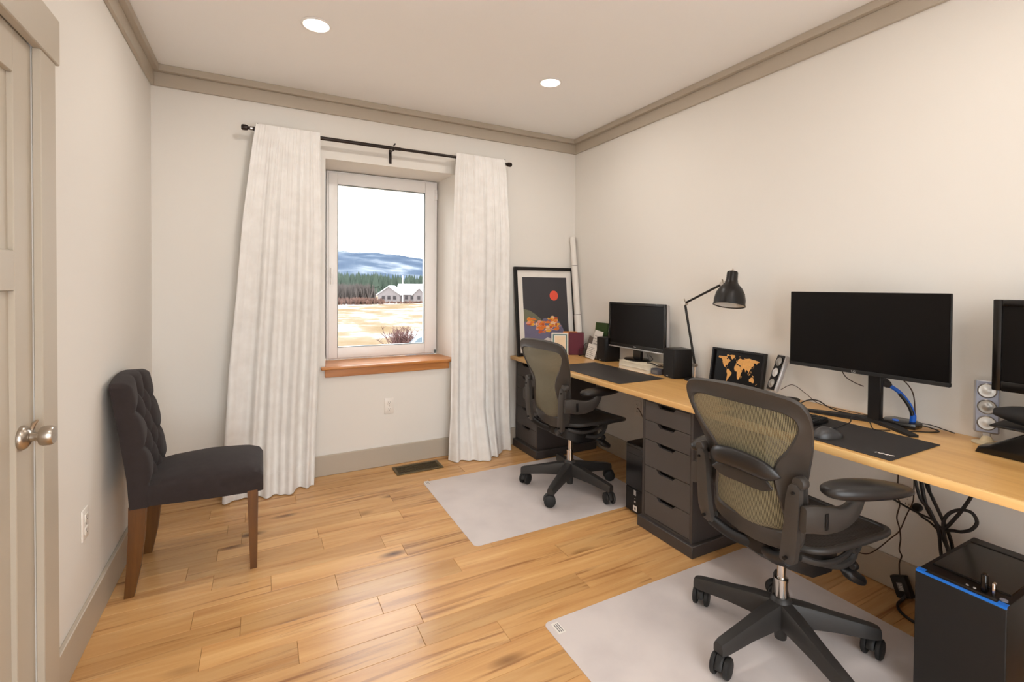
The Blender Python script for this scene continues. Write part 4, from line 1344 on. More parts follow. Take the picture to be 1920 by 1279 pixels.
# ------------------------------------------------------------ framed poster leaning in the corner
fw_, fh_ = 0.598, 0.745
tilt = math.atan2(0.080, fh_)
pm = basis((1, 0, 0), (0, math.sin(tilt), math.cos(tilt)), (0, -math.cos(tilt), math.sin(tilt)), (2.744, -0.090, DT + 0.0025))
po = thing('framed_poster', 'framed poster of a red sun over a dark landscape leaning against the wall', 'picture')
po.matrix_world = pm
hw_ = fw_ / 2
fr_ = B()
FWD = 0.026
fr_.box(-hw_, -hw_ + FWD, 0, fh_, -0.004, 0.020, 0.002, 1).box(hw_ - FWD, hw_, 0, fh_, -0.004, 0.020, 0.002, 1)
fr_.box(-hw_ + FWD, hw_ - FWD, fh_ - FWD, fh_, -0.004, 0.020, 0.002, 1).box(-hw_ + FWD, hw_ - FWD, 0, FWD, -0.004, 0.020, 0.002, 1)
fr_.obj('frame', M['black'], po)
B().box(-hw_ + FWD, hw_ - FWD, FWD, fh_ - FWD, -0.003, 0.004).obj('mat_board', M['white_paper'], po)
px0, px1, py0, py1 = -0.222, 0.222, 0.070, 0.660
pr_ = B().box(px0, px1, py0, py1, 0.004, 0.0045).obj('print', M['poster_sky'], po)
def flat(poly, h, mt, nm):
    return B().prism(poly, 0.0045, 0.0045 + h, None).obj(nm, M[mt], pr_, sharp=None)
flat([(0.085 + 0.043 * math.cos(2 * PI * q / 32), 0.502 + 0.043 * math.sin(2 * PI * q / 32)) for q in range(32)], 0.0002, 'poster_red', 'sun')
flat([(px0, 0.27), (-0.03, 0.27), (-0.06, 0.305), (-0.11, 0.345), (-0.16, 0.375), (px0, 0.392)], 0.0002, 'poster_olive', 'hill')
flat([(px0, py0), (0.20, py0), (0.17, 0.20), (0.13, 0.275), (0.08, 0.292), (-0.05, 0.285), (-0.12, 0.28), (px0, 0.285)], 0.0003, 'poster_slate', 'hillside')
rn = random.Random(21)
for i in range(120):
    cx_ = rn.uniform(px0 + 0.03, 0.12)
    cy_ = rn.uniform(0.19, 0.30) + 0.015 * math.sin(cx_ * 30)
    if cx_ < -0.10 and cy_ < 0.245:
        continue
    ww, hh = rn.uniform(.012, .034), rn.uniform(.006, .016)
    mt = rn.choice(['poster_orange', 'poster_orange', 'poster_rust', 'poster_yellow', 'poster_pink', 'poster_peach', 'poster_slate'])
    flat([(cx_ - ww, cy_ - hh * .6), (cx_ + ww * .4, cy_ - hh), (cx_ + ww, cy_ + hh * .3), (cx_ + ww * .2, cy_ + hh), (cx_ - ww * .7, cy_ + hh * .7)], 0.0004 + i * 0.000004, mt, 'patch')
flat([(-0.08, 0.095), (0.14, 0.095), (0.14, 0.118), (0.05, 0.128), (0.0, 0.145), (-0.04, 0.125)], 0.0005, 'poster_white', 'patch')

# paper tube in the corner
pt = thing('paper_tube', 'tall white paper tube standing in the corner behind the framed poster', 'tube', (3.052, -0.105, DT))
a_, b_ = V((-0.030, -0.06, 0.0)), V((-0.022, 0.078, 1.02))
td = (b_ - a_).normalized()
B().tube([a_, a_ + (b_ - a_) * .33], 0.0300, 20).obj('lower_section', M['white_paper'], pt)
B().tube([a_ + (b_ - a_) * .33, a_ + (b_ - a_) * .75], 0.0270, 20).obj('middle_section', M['white_paper'], pt)
B().tube([a_ + (b_ - a_) * .75, b_], 0.0240, 20).obj('upper_section', M['white_paper'], pt)

for f_ in (.33, .75):
    c_ = a_ + (b_ - a_) * f_
    B().tube([c_ - td * .0015, c_ + td * .0015], 0.0304 if f_ < .5 else 0.0274, 20).obj('seam', M['cable_brown'], pt)
# photo frame, books
ph = thing('photo_frame', 'small pale photo frame with a teal border standing before the poster', 'photo frame', (2.825, -0.135, DT))
ph.matrix_world = Mx.Translation((2.815, -0.165, DT + 0.002)) @ Mx.Rotation(R(-30), 4, 'Z') @ Mx.Rotation(R(-10), 4, 'X')
fr_ = B().box(-0.072, 0.072, -0.004, 0.012, 0.0, 0.188, 0.003, 1).obj('frame', M['white_paper'], ph)
B().box(-0.060, 0.060, -0.0055, -0.004, 0.012, 0.176).obj('border', M['teal'], ph)
B().box(-0.050, 0.050, -0.0068, -0.0055, 0.022, 0.166).obj('mount', M['white_paper'], ph)
B().box(-0.042, 0.046, -0.0080, -0.0068, 0.026, 0.160).obj('photo', M['photo'], ph)
def book(label, loc, rz, w, h, d, cover, pages='white_paper', lean=0.0):
    t = thing('book', label, 'book')
    t.matrix_world = Mx.Translation(loc) @ Mx.Rotation(R(rz), 4, 'Z') @ Mx.Rotation(R(lean), 4, 'X')
    c = B().box(-w / 2, w / 2, -d / 2, -d / 2 + 0.003, 0, h, 0.001, 1).box(-w / 2, w / 2, d / 2 - 0.003, d / 2, 0, h, 0.001, 1)
    c.box(-w / 2, -w / 2 + 0.003, -d / 2 + 0.003, d / 2 - 0.003, 0, h)
    c.obj('cover', M[cover], t)
    B().box(-w / 2 + 0.003, w / 2 - 0.004, -d / 2 + 0.003, d / 2 - 0.003, 0.003, h - 0.004).obj('pages', M[pages], t)
    return t
book('maroon hardback book standing upright beside the photo frame', (2.958, -0.200, DT), -32, 0.125, 0.190, 0.024, 'maroon')
book('orange covered book standing behind the maroon book', (2.928, -0.150, DT), -32, 0.120, 0.197, 0.012, 'orange', lean=0)

# wire letter sorter with papers
so = thing('letter_sorter', 'black wire letter sorter holding papers next to the maroon book', 'letter sorter', (3.0, -0.37, DT))
wm = M['black_metal']
sbase = B()
for y_ in (-0.125, 0.125):
    sbase.tube([(-0.05, y_, 0.003), (0.045, y_, 0.003)], 0.002, 6)
for x in (-0.05, -0.003, 0.045):
    sbase.tube([(x, -0.125, 0.003), (x, 0.125, 0.003)], 0.002, 6)
sbase.obj('base', wm, so)
for x, h in ((-0.05, 0.065), (-0.003, 0.105), (0.045, 0.145)):
    w_ = B()
    w_.tube([(x, -0.125, 0.003), (x + 0.008, -0.125, h * .8), (x + 0.01, -0.10, h), (x + 0.01, 0.10, h), (x + 0.008, 0.125, h * .8), (x, 0.125, 0.003)], 0.0022, 6)
    for q in range(-5, 6):
        w_.tube([(x, q * 0.021, 0.003), (x + 0.01, q * 0.021, h)], 0.0009, 4)
    for q in range(1, 5):
        w_.tube([(x + 0.008 * q / 5, -0.125, h * q / 5), (x + 0.008 * q / 5, 0.125, h * q / 5)], 0.0009, 4)
    w_.obj('divider', wm, so)
def paper(name, label, cat, loc, rz, w, h, d, mt, lean, roll=0, lines=0):
    t = thing(name, label, cat)
    t.matrix_world = Mx.Translation(loc) @ Mx.Rotation(R(rz), 4, 'Z') @ Mx.Rotation(R(lean), 4, 'X') @ Mx.Rotation(R(roll), 4, 'Y')
    B().box(-w / 2, w / 2, -d / 2, d / 2, 0, h).obj('sheet', M[mt], t, sharp=None)
    for q in range(lines):
        B().box(-w * .4, w * (.1 + .28 * ((q * 37) % 10) / 10), -d / 2 - .0003, -d / 2, h * (.12 + .76 * q / lines), h * (.12 + .76 * q / lines) + .003).obj('print_line', M['grey_ink'], t, sharp=None)
    return t
paper('book', 'dark green cover standing tallest in the letter sorter', 'book', (3.022, -0.425, DT + 0.004), -90, 0.155, 0.285, 0.012, 'green', -7)
paper('paper_sheet', 'white printed paper sheet in the letter sorter', 'paper', (2.968, -0.415, DT + 0.004), -90, 0.105, 0.225, 0.002, 'white_paper', -12, 7, 8)
paper('paper_sheet', 'short white envelope with printed lines at the front of the letter sorter', 'paper', (2.925, -0.430, DT + 0.004), -90, 0.120, 0.115, 0.002, 'white_paper', -14, 6, 6)
paper('paper_sheet', 'grey magazine in the letter sorter beside the maroon book', 'paper', (2.985, -0.325, DT + 0.004), -90, 0.110, 0.165, 0.004, 'grey_dish', -12, 12, 5)

# bookshelf speakers
def speaker(label, loc, rz):
    t = thing('desk_speaker', label, 'speaker', group='black desk speakers')
    t.matrix_world = Mx.Translation(loc) @ Mx.Rotation(R(rz), 4, 'Z')
    B().box(0.008, 0.135, -0.058, 0.058, 0.0, 0.186, 0.004, 2).obj('cabinet', M['black'], t)
    g_ = B().loft([[V((-0.003 - .006 * (1 - (s_ / .058) ** 2), s_, 0.004)) for s_ in [lerp(-.057, .057, q / 8) for q in range(9)]] + [V((.008, .057, .004)), V((.008, -.057, .004))], [V((-0.003 - .006 * (1 - (s_ / .058) ** 2), s_, 0.183)) for s_ in [lerp(-.057, .057, q / 8) for q in range(9)]] + [V((.008, .057, .183)), V((.008, -.057, .183))]])
    g_.obj('grille', M['black_matte'], t)
    B().box(-0.0105, -0.008, -0.010, 0.010, 0.010, 0.015, 0.0008, 1).obj('badge', M['silver'], t)
    return t
speaker('black desk speaker between the letter sorter and the smaller monitor', (2.940, -0.556, DT), -8)
speaker('black desk speaker between the smaller monitor and the lamp', (2.905, -1.290, DT), -14)

# books under the monitor
def flatbook(label, x0, x1, y0, y1, z0, z1, cover, rz=0):
    t = thing('book', label, 'book', ((x0 + x1) / 2, (y0 + y1) / 2, z0), R(rz))
    a, b2, h = (x1 - x0) / 2, (y1 - y0) / 2, z1 - z0
    B().box(-a, a, -b2, b2, 0, 0.003, .001, 1).box(-a, a, -b2, b2, h - 0.003, h, .001, 1).box(a - 0.003, a, -b2, b2, 0.003, h - 0.003).obj('cover', M[cover], t)
    B().box(-a + 0.003, a - 0.003, -b2 + 0.003, b2 - 0.003, 0.003, h - 0.003).obj('pages', M['cream_paper'], t)
flatbook('white book at the bottom of the stack under the smaller monitor', 2.868, 3.045, -1.135, -0.852, DT, DT + 0.024, 'white_paper', 1)
flatbook('cream book on top of the stack under the smaller monitor', 2.868, 3.045, -1.130, -0.850, DT + 0.0242, DT + 0.056, 'cream_paper', -2)
sbx = thing('small_box', 'small dark box with grey print beside the stacked books', 'box', (2.915, -1.175, DT))
B().box(-0.02, 0.03, -0.036, 0.030, 0, 0.038, 0.002, 1).obj('case', mat('slate_box', (84, 84, 92), 0.5), sbx)
B().box(-0.0208, -0.02, -0.026, 0.018, 0.010, 0.028).obj('print', M['grey_ink'], sbx)

# ------------------------------------------------------------ smaller monitor
m1 = thing('computer_monitor', 'smaller black monitor with a silver lower edge standing on books', 'monitor', (2.958, -0.917, DT + 0.0564))
mw, z0, z1 = 0.291, 0.072, 0.410
bz = 0.020
f_ = B().box(0.0, 0.016, -mw, -mw + bz, z0 + .010, z1, .003, 1).box(0.0, 0.016, mw - bz, mw, z0 + .010, z1, .003, 1)
f_.box(0.0, 0.016, -mw + bz, mw - bz, z1 - bz, z1, .003, 1).box(0.0, 0.016, -mw + bz, mw - bz, z0 + .010, z0 + .036, .003, 1)
f_.obj('bezel', M['black_gloss'], m1)
B().box(0.016, 0.050, -mw + .006, mw - .006, z0 + .014, z1 - .006, .008, 2).obj('back_cover', M['silver'], m1)
B().box(0.005, 0.010, -mw + bz, mw - bz, z0 + .036, z1 - bz).obj('screen', M['screen'], m1)
B().box(-0.001, 0.017, -mw, mw, z0, z0 + .0095, .003, 1).obj('silver_edge', M['silver'], m1)
B().box(-.001, .0, -.012, .012, z0 + .019, z0 + .025, .0004, 1).obj('badge', M['silver'], m1)
B().box(0.020, 0.045, -.040, .040, 0.010, z0 + 0.06, .004, 1).obj('stand_neck', M['black_gloss'], m1)
B().lathe([(0, 0), (.095, 0), (.098, .004), (.088, .010), (.04, .014), (0, .014)], 40, Mx.Translation((.022, 0, 0)) @ Mx.Diagonal((.80, 1.12, 1, 1))).obj('stand_base', M['black_gloss'], m1)

# ------------------------------------------------------------ desk lamp
lp = thing('desk_lamp', 'black adjustable desk lamp with a bell shade and steel joints', 'desk lamp', (2.985, -1.432, DT))
B().lathe([(0, 0), (.060, 0), (.062, .004), (.058, .010), (.02, .016), (0, .016)], 40).obj('lamp_base', M['black_metal'], lp)
A0, A1, A2 = V((0, 0, .016)), V((.0, 0, .085)), V((-.045, .045, .482))
A3 = V((-.085, -.255, .600))
B().cyl(A0, A1, .007, n=14).obj('stem', M['chrome'], lp)
def joint(p, r_=.014, w=.026, ax=(1, 0, 0)):
    d_ = V(ax).normalized() * w / 2
    return B().cyl(p - d_, p + d_, r_, n=18).tube([p + V((0, 0, r_)), p + V((0, .006, r_ + .012))], .004, 8).obj('joint', M['nickel'], lp)
joint(A1 + V((0, 0, .010)), .012)
B().tube([A1 + V((0, 0, .012)), A2], .0075, 12).obj('lower_arm', M['black_metal'], lp)
joint(A2, .015)
B().tube([A2, A3], .0068, 12).obj('upper_arm', M['black_metal'], lp)
joint(A3 + V((0, -.008, .004)), .012)
sh = basis((1, 0, 0), (0, 1, 0), (0, 0, 1), A3 + V((-.028, -.072, -.118))) @ Mx.Rotation(R(13), 4, 'Y') @ Mx.Rotation(R(-4), 4, 'X')
outp = [(.084, 0), (.0845, .004), (.081, .006), (.081, .035), (.074, .070), (.060, .098), (.044, .116), (.034, .130), (.030, .150), (.029, .188), (.026, .194), (.006, .200), (0.0, .201)]
inn_ = [(.0, .110), (.040, .110), (.056, .096), (.070, .068), (.077, .034), (.077, .004), (.081, 0)]
B().lathe(inn_ + outp, 44, sh).obj('lamp_shade', M['black_metal'], lp)
B().lathe([(.0, .106), (.040, .106), (.055, .092), (.0685, .066), (.0755, .034), (.0755, .005), (.077, .005), (.077, .034), (.070, .068), (.056, .096), (.040, .1095), (0, .1095)], 44, sh).obj('shade_lining', M['white_paper'], lp)
B().lathe([(0, .198), (.005, .198), (.005, .208), (.003, .212), (0, .213)], 12, sh).obj('shade_tip', M['nickel'], lp)
B().lathe([(0, .055), (.020, .060), (.027, .078), (.020, .098), (.013, .105), (0, .106)], 20, sh).obj('bulb', M['plate'], lp)
B().tube([A3 + V((0, -.008, .006)), A3 + V((-.004, -.045, .016))], .008, 12).obj('shade_bracket', M['nickel'], lp)

# ------------------------------------------------------------ framed cork world map
tl = R(9)
mm_ = basis((0, -1, 0), (math.sin(tl), 0, math.cos(tl)), (-math.cos(tl), 0, math.sin(tl)), (3.024, -1.690, DT + 0.003))
wmo = thing('world_map_frame', 'black framed cork world map leaning on the wall between lamp and speaker', 'picture')
wmo.matrix_world = mm_
MW, MH, fb2 = 0.174, 0.215, 0.012
f_ = B().box(-MW, -MW + fb2, 0, MH, -.006, .016, .001, 1).box(MW - fb2, MW, 0, MH, -.006, .016, .001, 1)
f_.box(-MW + fb2, MW - fb2, MH - fb2, MH, -.006, .016, .001, 1).box(-MW + fb2, MW - fb2, 0, fb2, -.006, .016, .001, 1)
f_.obj('frame', M['black'], wmo)
bd = B().box(-MW + fb2, MW - fb2, fb2, MH - fb2, -.004, .002).obj('backing', M['screen'], wmo)
LANDS = [
 [(-165, 62), (-160, 70), (-130, 70), (-95, 72), (-82, 68), (-94, 60), (-82, 55), (-78, 62), (-65, 58), (-56, 52), (-66, 45), (-75, 38), (-81, 27), (-90, 29), (-97, 26), (-96, 18), (-88, 16), (-83, 9), (-86, 13), (-100, 17), (-110, 24), (-117, 33), (-124, 41), (-125, 49), (-135, 58), (-152, 59)],
 [(-55, 82), (-25, 83), (-20, 75), (-30, 68), (-43, 60), (-52, 66), (-58, 75), (-70, 78)],
 [(-78, 8), (-62, 10), (-50, 0), (-35, -7), (-39, -18), (-48, -27), (-58, -37), (-66, -45), (-70, -54), (-75, -50), (-72, -30), (-71, -18), (-80, -5)],
 [(-16, 28), (-6, 35), (10, 36), (20, 32), (32, 30), (36, 22), (43, 11), (51, 11), (40, -4), (40, -15), (34, -25), (27, -34), (18, -34), (12, -18), (9, -1), (8, 4), (-8, 4), (-17, 14)],
 [(-9, 37), (-9, 43), (-1, 44), (-4, 48), (3, 51), (8, 57), (5, 60), (14, 67), (25, 71), (40, 67), (55, 69), (70, 73), (100, 77), (120, 73), (140, 73), (170, 69), (180, 66), (164, 60), (160, 53), (156, 57), (142, 59), (135, 54), (140, 47), (128, 38), (122, 40), (121, 30), (110, 20), (106, 10), (103, 2), (100, 14), (94, 16), (88, 22), (80, 14), (77, 8), (72, 20), (62, 25), (57, 24), (52, 16), (44, 13), (36, 28), (36, 36), (27, 37), (23, 38), (16, 39), (12, 44), (8, 44), (3, 42), (-2, 37)],
 [(114, -22), (122, -18), (130, -12), (136, -12), (142, -11), (147, -19), (153, -26), (150, -37), (141, -38), (130, -32), (118, -35), (114, -30)],
 [(95, 5), (104, -5), (106, -6), (100, 1)], [(109, 1), (117, 6), (118, 0), (114, -4)], [(132, -2), (140, -3), (150, -8), (143, -9)],
 [(130, 32), (137, 35), (142, 42), (140, 36)], [(167, -46), (174, -40), (178, -38), (172, -45)], [(44, -25), (47, -25), (50, -15), (46, -16)],
 [(-6, 50), (1, 52), (-2, 57), (-6, 57)], [(-24, 64), (-14, 65), (-18, 67)], [(120, 18), (126, 8), (122, 10)], [(-84, 22), (-75, 20), (-78, 22)], [(-90, 74), (-70, 76), (-75, 82), (-92, 80)], [(15, 77), (25, 79), (17, 80)], [(55, 72), (68, 76), (58, 75)]]
for pl in LANDS:
    pts_ = [(a * 0.140 / 180 - 0.004, 0.086 + b_ * 0.105 / 90) for a, b_ in pl]
    B().prism(pts_, .002, .0045).obj('land', M['cork'], bd, sharp=None)

# ------------------------------------------------------------ silver speakers
def slab_speaker(label, Mt, front, side, cones, foot):
    t = thing('satellite_speaker', label, 'speaker', group='silver slab speakers')
    t.matrix_world = Mt
    # local: x across, y up, z toward the listener
    B().box(-.036, .036, 0.012, .212, -.028, .0, .010, 3).obj('shell', M[side], t)
    B().box(-.031, .031, 0.017, .207, -.001, .002, .0015, 1).obj('front_panel', M[front], t)
    for y_, c in zip((.172, .112, .052), cones):
        r_ = B().lathe([(.0265, .0), (.0275, .003), (.025, .0045), (.0235, .002), (.0235, 0)], 32, Mx.Translation((0, y_, .002))).obj('driver_ring', M['grey_dish' if front != 'black' else 'black'], t)
        B().lathe([(0, .006), (.006, .0055), (.010, .003), (.018, .001), (.0235, .002), (.0235, 0), (0, 0)], 32, Mx.Translation((0, y_, .002))).obj('cone', M[c], t)
    B().box(-.012, .012, -.002, .020, -.022, -.006, .003, 1).obj('neck', M['silver'], t)
    return t
n_ = V((-.90, .32, 0)).normalized()
sd = V((0, 0, 1)).cross(n_).normalized()
def spk_M(loc, nrm, back):
    nrm = V(nrm).normalized()
    right = V((0, 0, 1)).cross(nrm).normalized()
    up_ = (V((0, 0, 1)) * math.cos(R(back)) - nrm * math.sin(R(back))).normalized()
    zz = right.cross(up_).normalized()
    return basis(right, up_, zz, loc)
s1 = slab_speaker('silver slab speaker with a black face and three drivers beside the world map', spk_M((2.955, -1.945, DT + .029), (-.90, .40, 0), 19), 'black', 'silver', ('cone_grey', 'cone', 'cone_grey'), 0)
B().lathe([(0, -.026), (.045, -.026), (.046, -.022), (.020, -.016), (.012, .004), (0, .006)], 28, s1.matrix_world.inverted() @ Mx.Translation((2.962, -1.945, DT + .0265))).obj('stand_foot', M['beige'], s1)
s2 = slab_speaker('silver slab speaker with a blue grey face between the two large monitors', spk_M((2.995, -2.785, DT + .027), (-.86, -.30, 0), 6), 'silver_blue', 'silver', ('cone', 'cone_grey', 'cone'), 0)
B().lathe([(0, -.024), (.042, -.024), (.043, -.020), (.020, -.014), (.012, .004), (0, .006)], 28, s2.matrix_world.inverted() @ Mx.Translation((3.0, -2.785, DT + .0245))).obj('stand_foot', M['beige'], s2)

# ------------------------------------------------------------ wide monitor
m2 = thing('computer_monitor', 'wide thin black monitor on a black column with spread feet', 'monitor', (2.872, -2.412, DT))
mw, z0, z1 = 0.307, 0.211, 0.565
B().box(0.0, 0.012, -mw, mw, z0 + .016, z1, .002, 1).obj('panel', M['black'], m2)
B().box(-0.0012, 0.0, -mw + .003, mw - .003, z0 + .018, z1 - .003).obj('screen', M['screen'], m2)
B().box(-0.003, 0.014, -mw, mw, z0, z0 + .0165, .002, 1).obj('chin', M['black_matte'], m2)
B().box(0.012, 0.050, -mw + .08, mw - .08, z0 + .02, z1 - .08, .012, 2).obj('back_cover', M['black'], m2)
text('LG', 0.014, M['silver'], m2, FB((-0.0034, 0.022, z0 + .008)))
B().box(0.052, 0.078, -.058, -.008, 0.012, 0.40, .004, 1).obj('column', M['black'], m2)
B().box(0.046, 0.056, -.060, -.006, z0 + .06, z0 + .16, .002, 1).obj('mount', M['black'], m2)
def foot(a, b_):
    P_ = [V(a), V(a).lerp(V(b_), .5), V(b_)]
    d_ = (P_[2] - P_[0]).normalized()
    s_ = V((-d_.y, d_.x, 0))
    return [[p + s_ * w + V((0, 0, zt)), p - s_ * w + V((0, 0, zt)), p - s_ * w + V((0, 0, .001)), p + s_ * w + V((0, 0, .001))] for p, w, zt in zip(P_, (.028, .022, .016), (.018, .014, .010))]
B().loft(foot((.085, -.033, 0), (-.030, .262, 0))).loft(foot((.085, -.033, 0), (-.030, -.212, 0))).obj('stand_feet', M['black_matte'], m2)

# ------------------------------------------------------------ right hand monitor on its stand
m3 = thing('computer_monitor', 'thick framed glossy black monitor beside the blue grey speaker', 'monitor', (2.895, -3.095, DT))
mw, z0, z1 = 0.270, 0.222, 0.546
f_ = B().box(0, .034, -mw, -mw + .024, z0, z1, .004, 2).box(0, .034, mw - .024, mw, z0, z1, .004, 2)
f_.box(0, .034, -mw + .024, mw - .024, z1 - .024, z1, .004, 2).box(0, .034, -mw + .024, mw - .024, z0, z0 + .036, .004, 2)
f_.obj('bezel', M['black_gloss'], m3)
B().box(.010, .016, -mw + .024, mw - .024, z0 + .036, z1 - .024).obj('screen', M['screen'], m3)
B().box(.034, .066, -mw + .01, mw - .01, z0 + .01, z1 - .01, .012, 2).obj('back_cover', M['black'], m3)
B().box(.070, .095, -.045, .045, .0, .34, .004, 1).obj('column', M['black'], m3)
B().box(.064, .074, -.05, .05, z0 + .06, z0 + .16, .002, 1).obj('mount', M['black'], m3)
rs = thing('monitor_riser', 'sloping black stand with a shelf in front of the thick framed monitor', 'stand', (2.895, -3.04, DT))
B().prism([(.240, .0), (.232, .022), (.205, .032), (.10, .105), (-.10, .105), (-.16, .04), (-.16, .0)], -.05, .035, basis((0, 1, 0), (0, 0, 1), (1, 0, 0)), .006).obj('wedge_base', M['black_gloss'], rs)
B().box(-.075, .045, -.16, .195, .106, .114, .003, 1).obj('shelf', M['black'], rs)
pc_ = []
for i in range(17):
    f = i / 16
    e = max(.12, math.sin(PI * min(max(f, .02), .98)) ** .35)
    pc_.append([V((-.012 + .045 * e * math.cos(a), lerp(.180, -.15, f), .150 + .034 * e * (1 + .12 * math.sin(f * 9)) * math.sin(a))) for a in [2 * PI * q / 18 for q in range(18)]])
tag(B().loft(pc_).obj('pouch', M['black_matte'], loc=(2.895, -3.02, DT), sharp=60), 'soft black pouch lying on the sloping black stand', 'pouch')

# ------------------------------------------------------------ microphone
mc = thing('desk_microphone', 'black desk microphone with a bright blue gooseneck behind the wide monitor', 'microphone', (2.985, -2.520, DT))
B().prism([(-.055, .050), (.0, .062), (.045, .045), (.055, -.03), (.03, -.062), (-.03, -.062), (-.058, -.02)], 0.0, .026, None, .006).obj('mic_base', M['black_gloss'], mc)
B().lathe([(0, 0), (.012, 0), (.010, .005), (0, .006)], 20, Mx.Translation((-.030, .008, .026))).obj('mic_button', M['blue'], mc)
gn = spline([(.012, -.035, .024), (.012, -.036, .055), (.008, -.024, .095), (-.002, .006, .140), (-.010, .040, .165)], 6)
B().tube(gn[:7], .011, 14).obj('gooseneck_collar', M['blue'], mc)
B().tube(gn[5:18], .0088, 14, flat=.9).obj('gooseneck', M['blue'], mc)
B().tube([p + V((-.004, 0, -.0035)) for p in gn[6:19]], .0075, 12).obj('gooseneck_grip', M['black'], mc)
B().tube(gn[17:25], .0082, 14).obj('gooseneck_tip', M['blue'], mc)
d_ = (gn[-1] - gn[-3]).normalized()
B().tube([gn[-1] + d_ * (-.006), gn[-1] + d_ * .004, gn[-1] + d_ * .020, gn[-1] + d_ * .036, gn[-1] + d_ * .044], [.008, .015, .019, .017, .006], 18).obj('foam_cap', M['matpad'], mc)

# ------------------------------------------------------------ keyboard and mouse
kbm = thing('keyboard', 'black keyboard on the logo desk pad, half behind the lumbar chair', 'keyboard', (2.655, -2.155, DT + 0.0034), R(4))
B().box(-.068, .068, -.215, .215, 0.002, .018, .004, 2).obj('keyboard_case', M['black'], kbm)
km = B().prism([(-.0082, -.0082), (.0082, -.0082), (.0082, .0082), (-.0082, .0082)], 0, .007, None, .0015).mesh('key', M['black_matte'], 30)
for r_ in range(6):
    for c in range(21):
        link('key', km, kbm, loc=(.054 - r_ * .0205, .205 - c * .0205, .018))
mo = thing('computer_mouse', 'dark grey computer mouse on the logo desk pad', 'mouse', (2.535, -2.470, DT + 0.0034), R(-14))
rg_ = []
for i in range(17):
    f = i / 16
    e = max(.06, math.sin(PI * min(max(f, .012), .988)) ** .45)
    x = lerp(-.062, .062, f)
    h = interp(f, [0, .15, .4, .75, 1], [.012, .030, .040, .028, .010])
    rg_.append([V((x, .034 * e * math.cos(a) * (1 if math.cos(a) > 0 else 1.1), .001 + (h * max(0, math.sin(a)) ** .8 if math.sin(a) > 0 else 0))) for a in [2 * PI * q / 22 for q in range(22)]])
B().loft(rg_).obj('mouse_body', mat('dark_grey_mouse', (62, 60, 60), .35, var=.06), mo, sharp=60)
B().lathe([(0, -.004), (.010, -.004), (.011, 0), (.010, .004), (0, .004)], 18, basis((1, 0, 0), (0, 0, 1), (0, -1, 0), (.030, 0, .026))).obj('scroll_wheel', M['rubber'], mo)
B().box(-.015, .025, .036, .040, .012, .020, .002, 1).obj('side_button', M['silver'], mo)
B().box(.016, .040, .006, .010, .028, .032, .001, 1).obj('highlight_line', M['silver'], mo)
ds = thing('coin_dish', 'small grey metal dish next to the tilted silver speaker', 'dish', (2.925, -2.082, DT))
B().lathe([(0, 0), (.028, 0), (.036, .012), (.038, .026), (.036, .027), (.033, .014), (.026, .004), (0, .004)], 30).obj('bowl', M['grey_dish'], ds)
B().lathe([(.034, .024), (.039, .025), (.040, .030), (.037, .031), (.034, .028)], 30).obj('rim', M['black'], ds)

# ------------------------------------------------------------ cables
def cable(label, pts, r_=.003, mt='cable', k_=8):
    return tag(B().tube(spline(pts, k_), r_, 7).obj('cable', M[mt]), label, 'cable', 'loose cables')
cable('thin cable from the tilted silver speaker along the wall', [(2.985, -1.99, .80), (3.02, -2.03, .83), (3.035, -2.09, .795), (3.035, -2.15, .760), (3.03, -2.25, .754), (3.03, -2.40, .754)], .0016, 'cable_brown')
cable('black cable looping on the desk behind the monitor foot', [(2.965, -2.10, .753), (2.985, -2.13, .775), (3.0, -2.17, .780), (2.995, -2.22, .762), (2.985, -2.28, .754), (2.99, -2.36, .754)], .0028)
cable('black mouse cable arching over the pad edge', [(2.598, -2.455, .762), (2.66, -2.43, .757), (2.72, -2.42, .757), (2.775, -2.428, .768), (2.80, -2.42, .785), (2.822, -2.435, .790), (2.835, -2.47, .775), (2.80, -2.505, .757), (2.85, -2.54, .755)], .0022)
cable('black microphone cable curling on the desk', [(3.02, -2.575, .762), (3.03, -2.60, .758), (3.02, -2.635, .753), (2.97, -2.62, .753), (2.92, -2.585, .753), (2.86, -2.555, .753)], .0024)
cable('short black cable beside the microphone base ending at the wall', [(3.03, -2.568, .768), (3.045, -2.60, .766), (3.05, -2.64, .758), (3.048, -2.675, .753)], .002)
cable('thin brown cable hanging below the wide monitor', [(2.89, -2.330, .968), (2.90, -2.345, .935), (2.92, -2.372, .912), (2.935, -2.40, .900)], .0022, 'cable_brown')
cable('brown cable hanging behind the microphone', [(2.93, -2.505, .975), (2.985, -2.525, .945), (3.02, -2.545, .89), (3.03, -2.55, .80)], .0024, 'cable_brown')
cable('black cables knotted under the smaller monitor', [(2.965, -1.06, .86), (2.955, -1.10, .835), (2.935, -1.07, .81), (2.925, -1.13, .815), (2.95, -1.165, .798), (2.99, -1.20, .80)], .0026)
cable('black cable crossing behind the stacked books', [(2.97, -1.03, .86), (2.95, -1.08, .812), (2.93, -1.12, .810), (2.96, -1.18, .805)], .0026)
U = DB - .002
cable('thick black cable in the bundle under the desk dropping to the large computer', [(2.985, -2.556, U), (2.98, -2.586, .60), (2.98, -2.611, .455), (2.98, -2.65, .385), (2.965, -2.69, .315), (2.95, -2.72, .26), (2.95, -2.745, .15)], .0075)
cable('black cable twisted around the bundle behind the large computer', [(3.010, -2.566, U), (3.005, -2.60, .54), (3.004, -2.624, .48), (3.0, -2.660, .406), (2.992, -2.688, .344), (2.975, -2.71, .28), (2.965, -2.76, .16)], .0065)
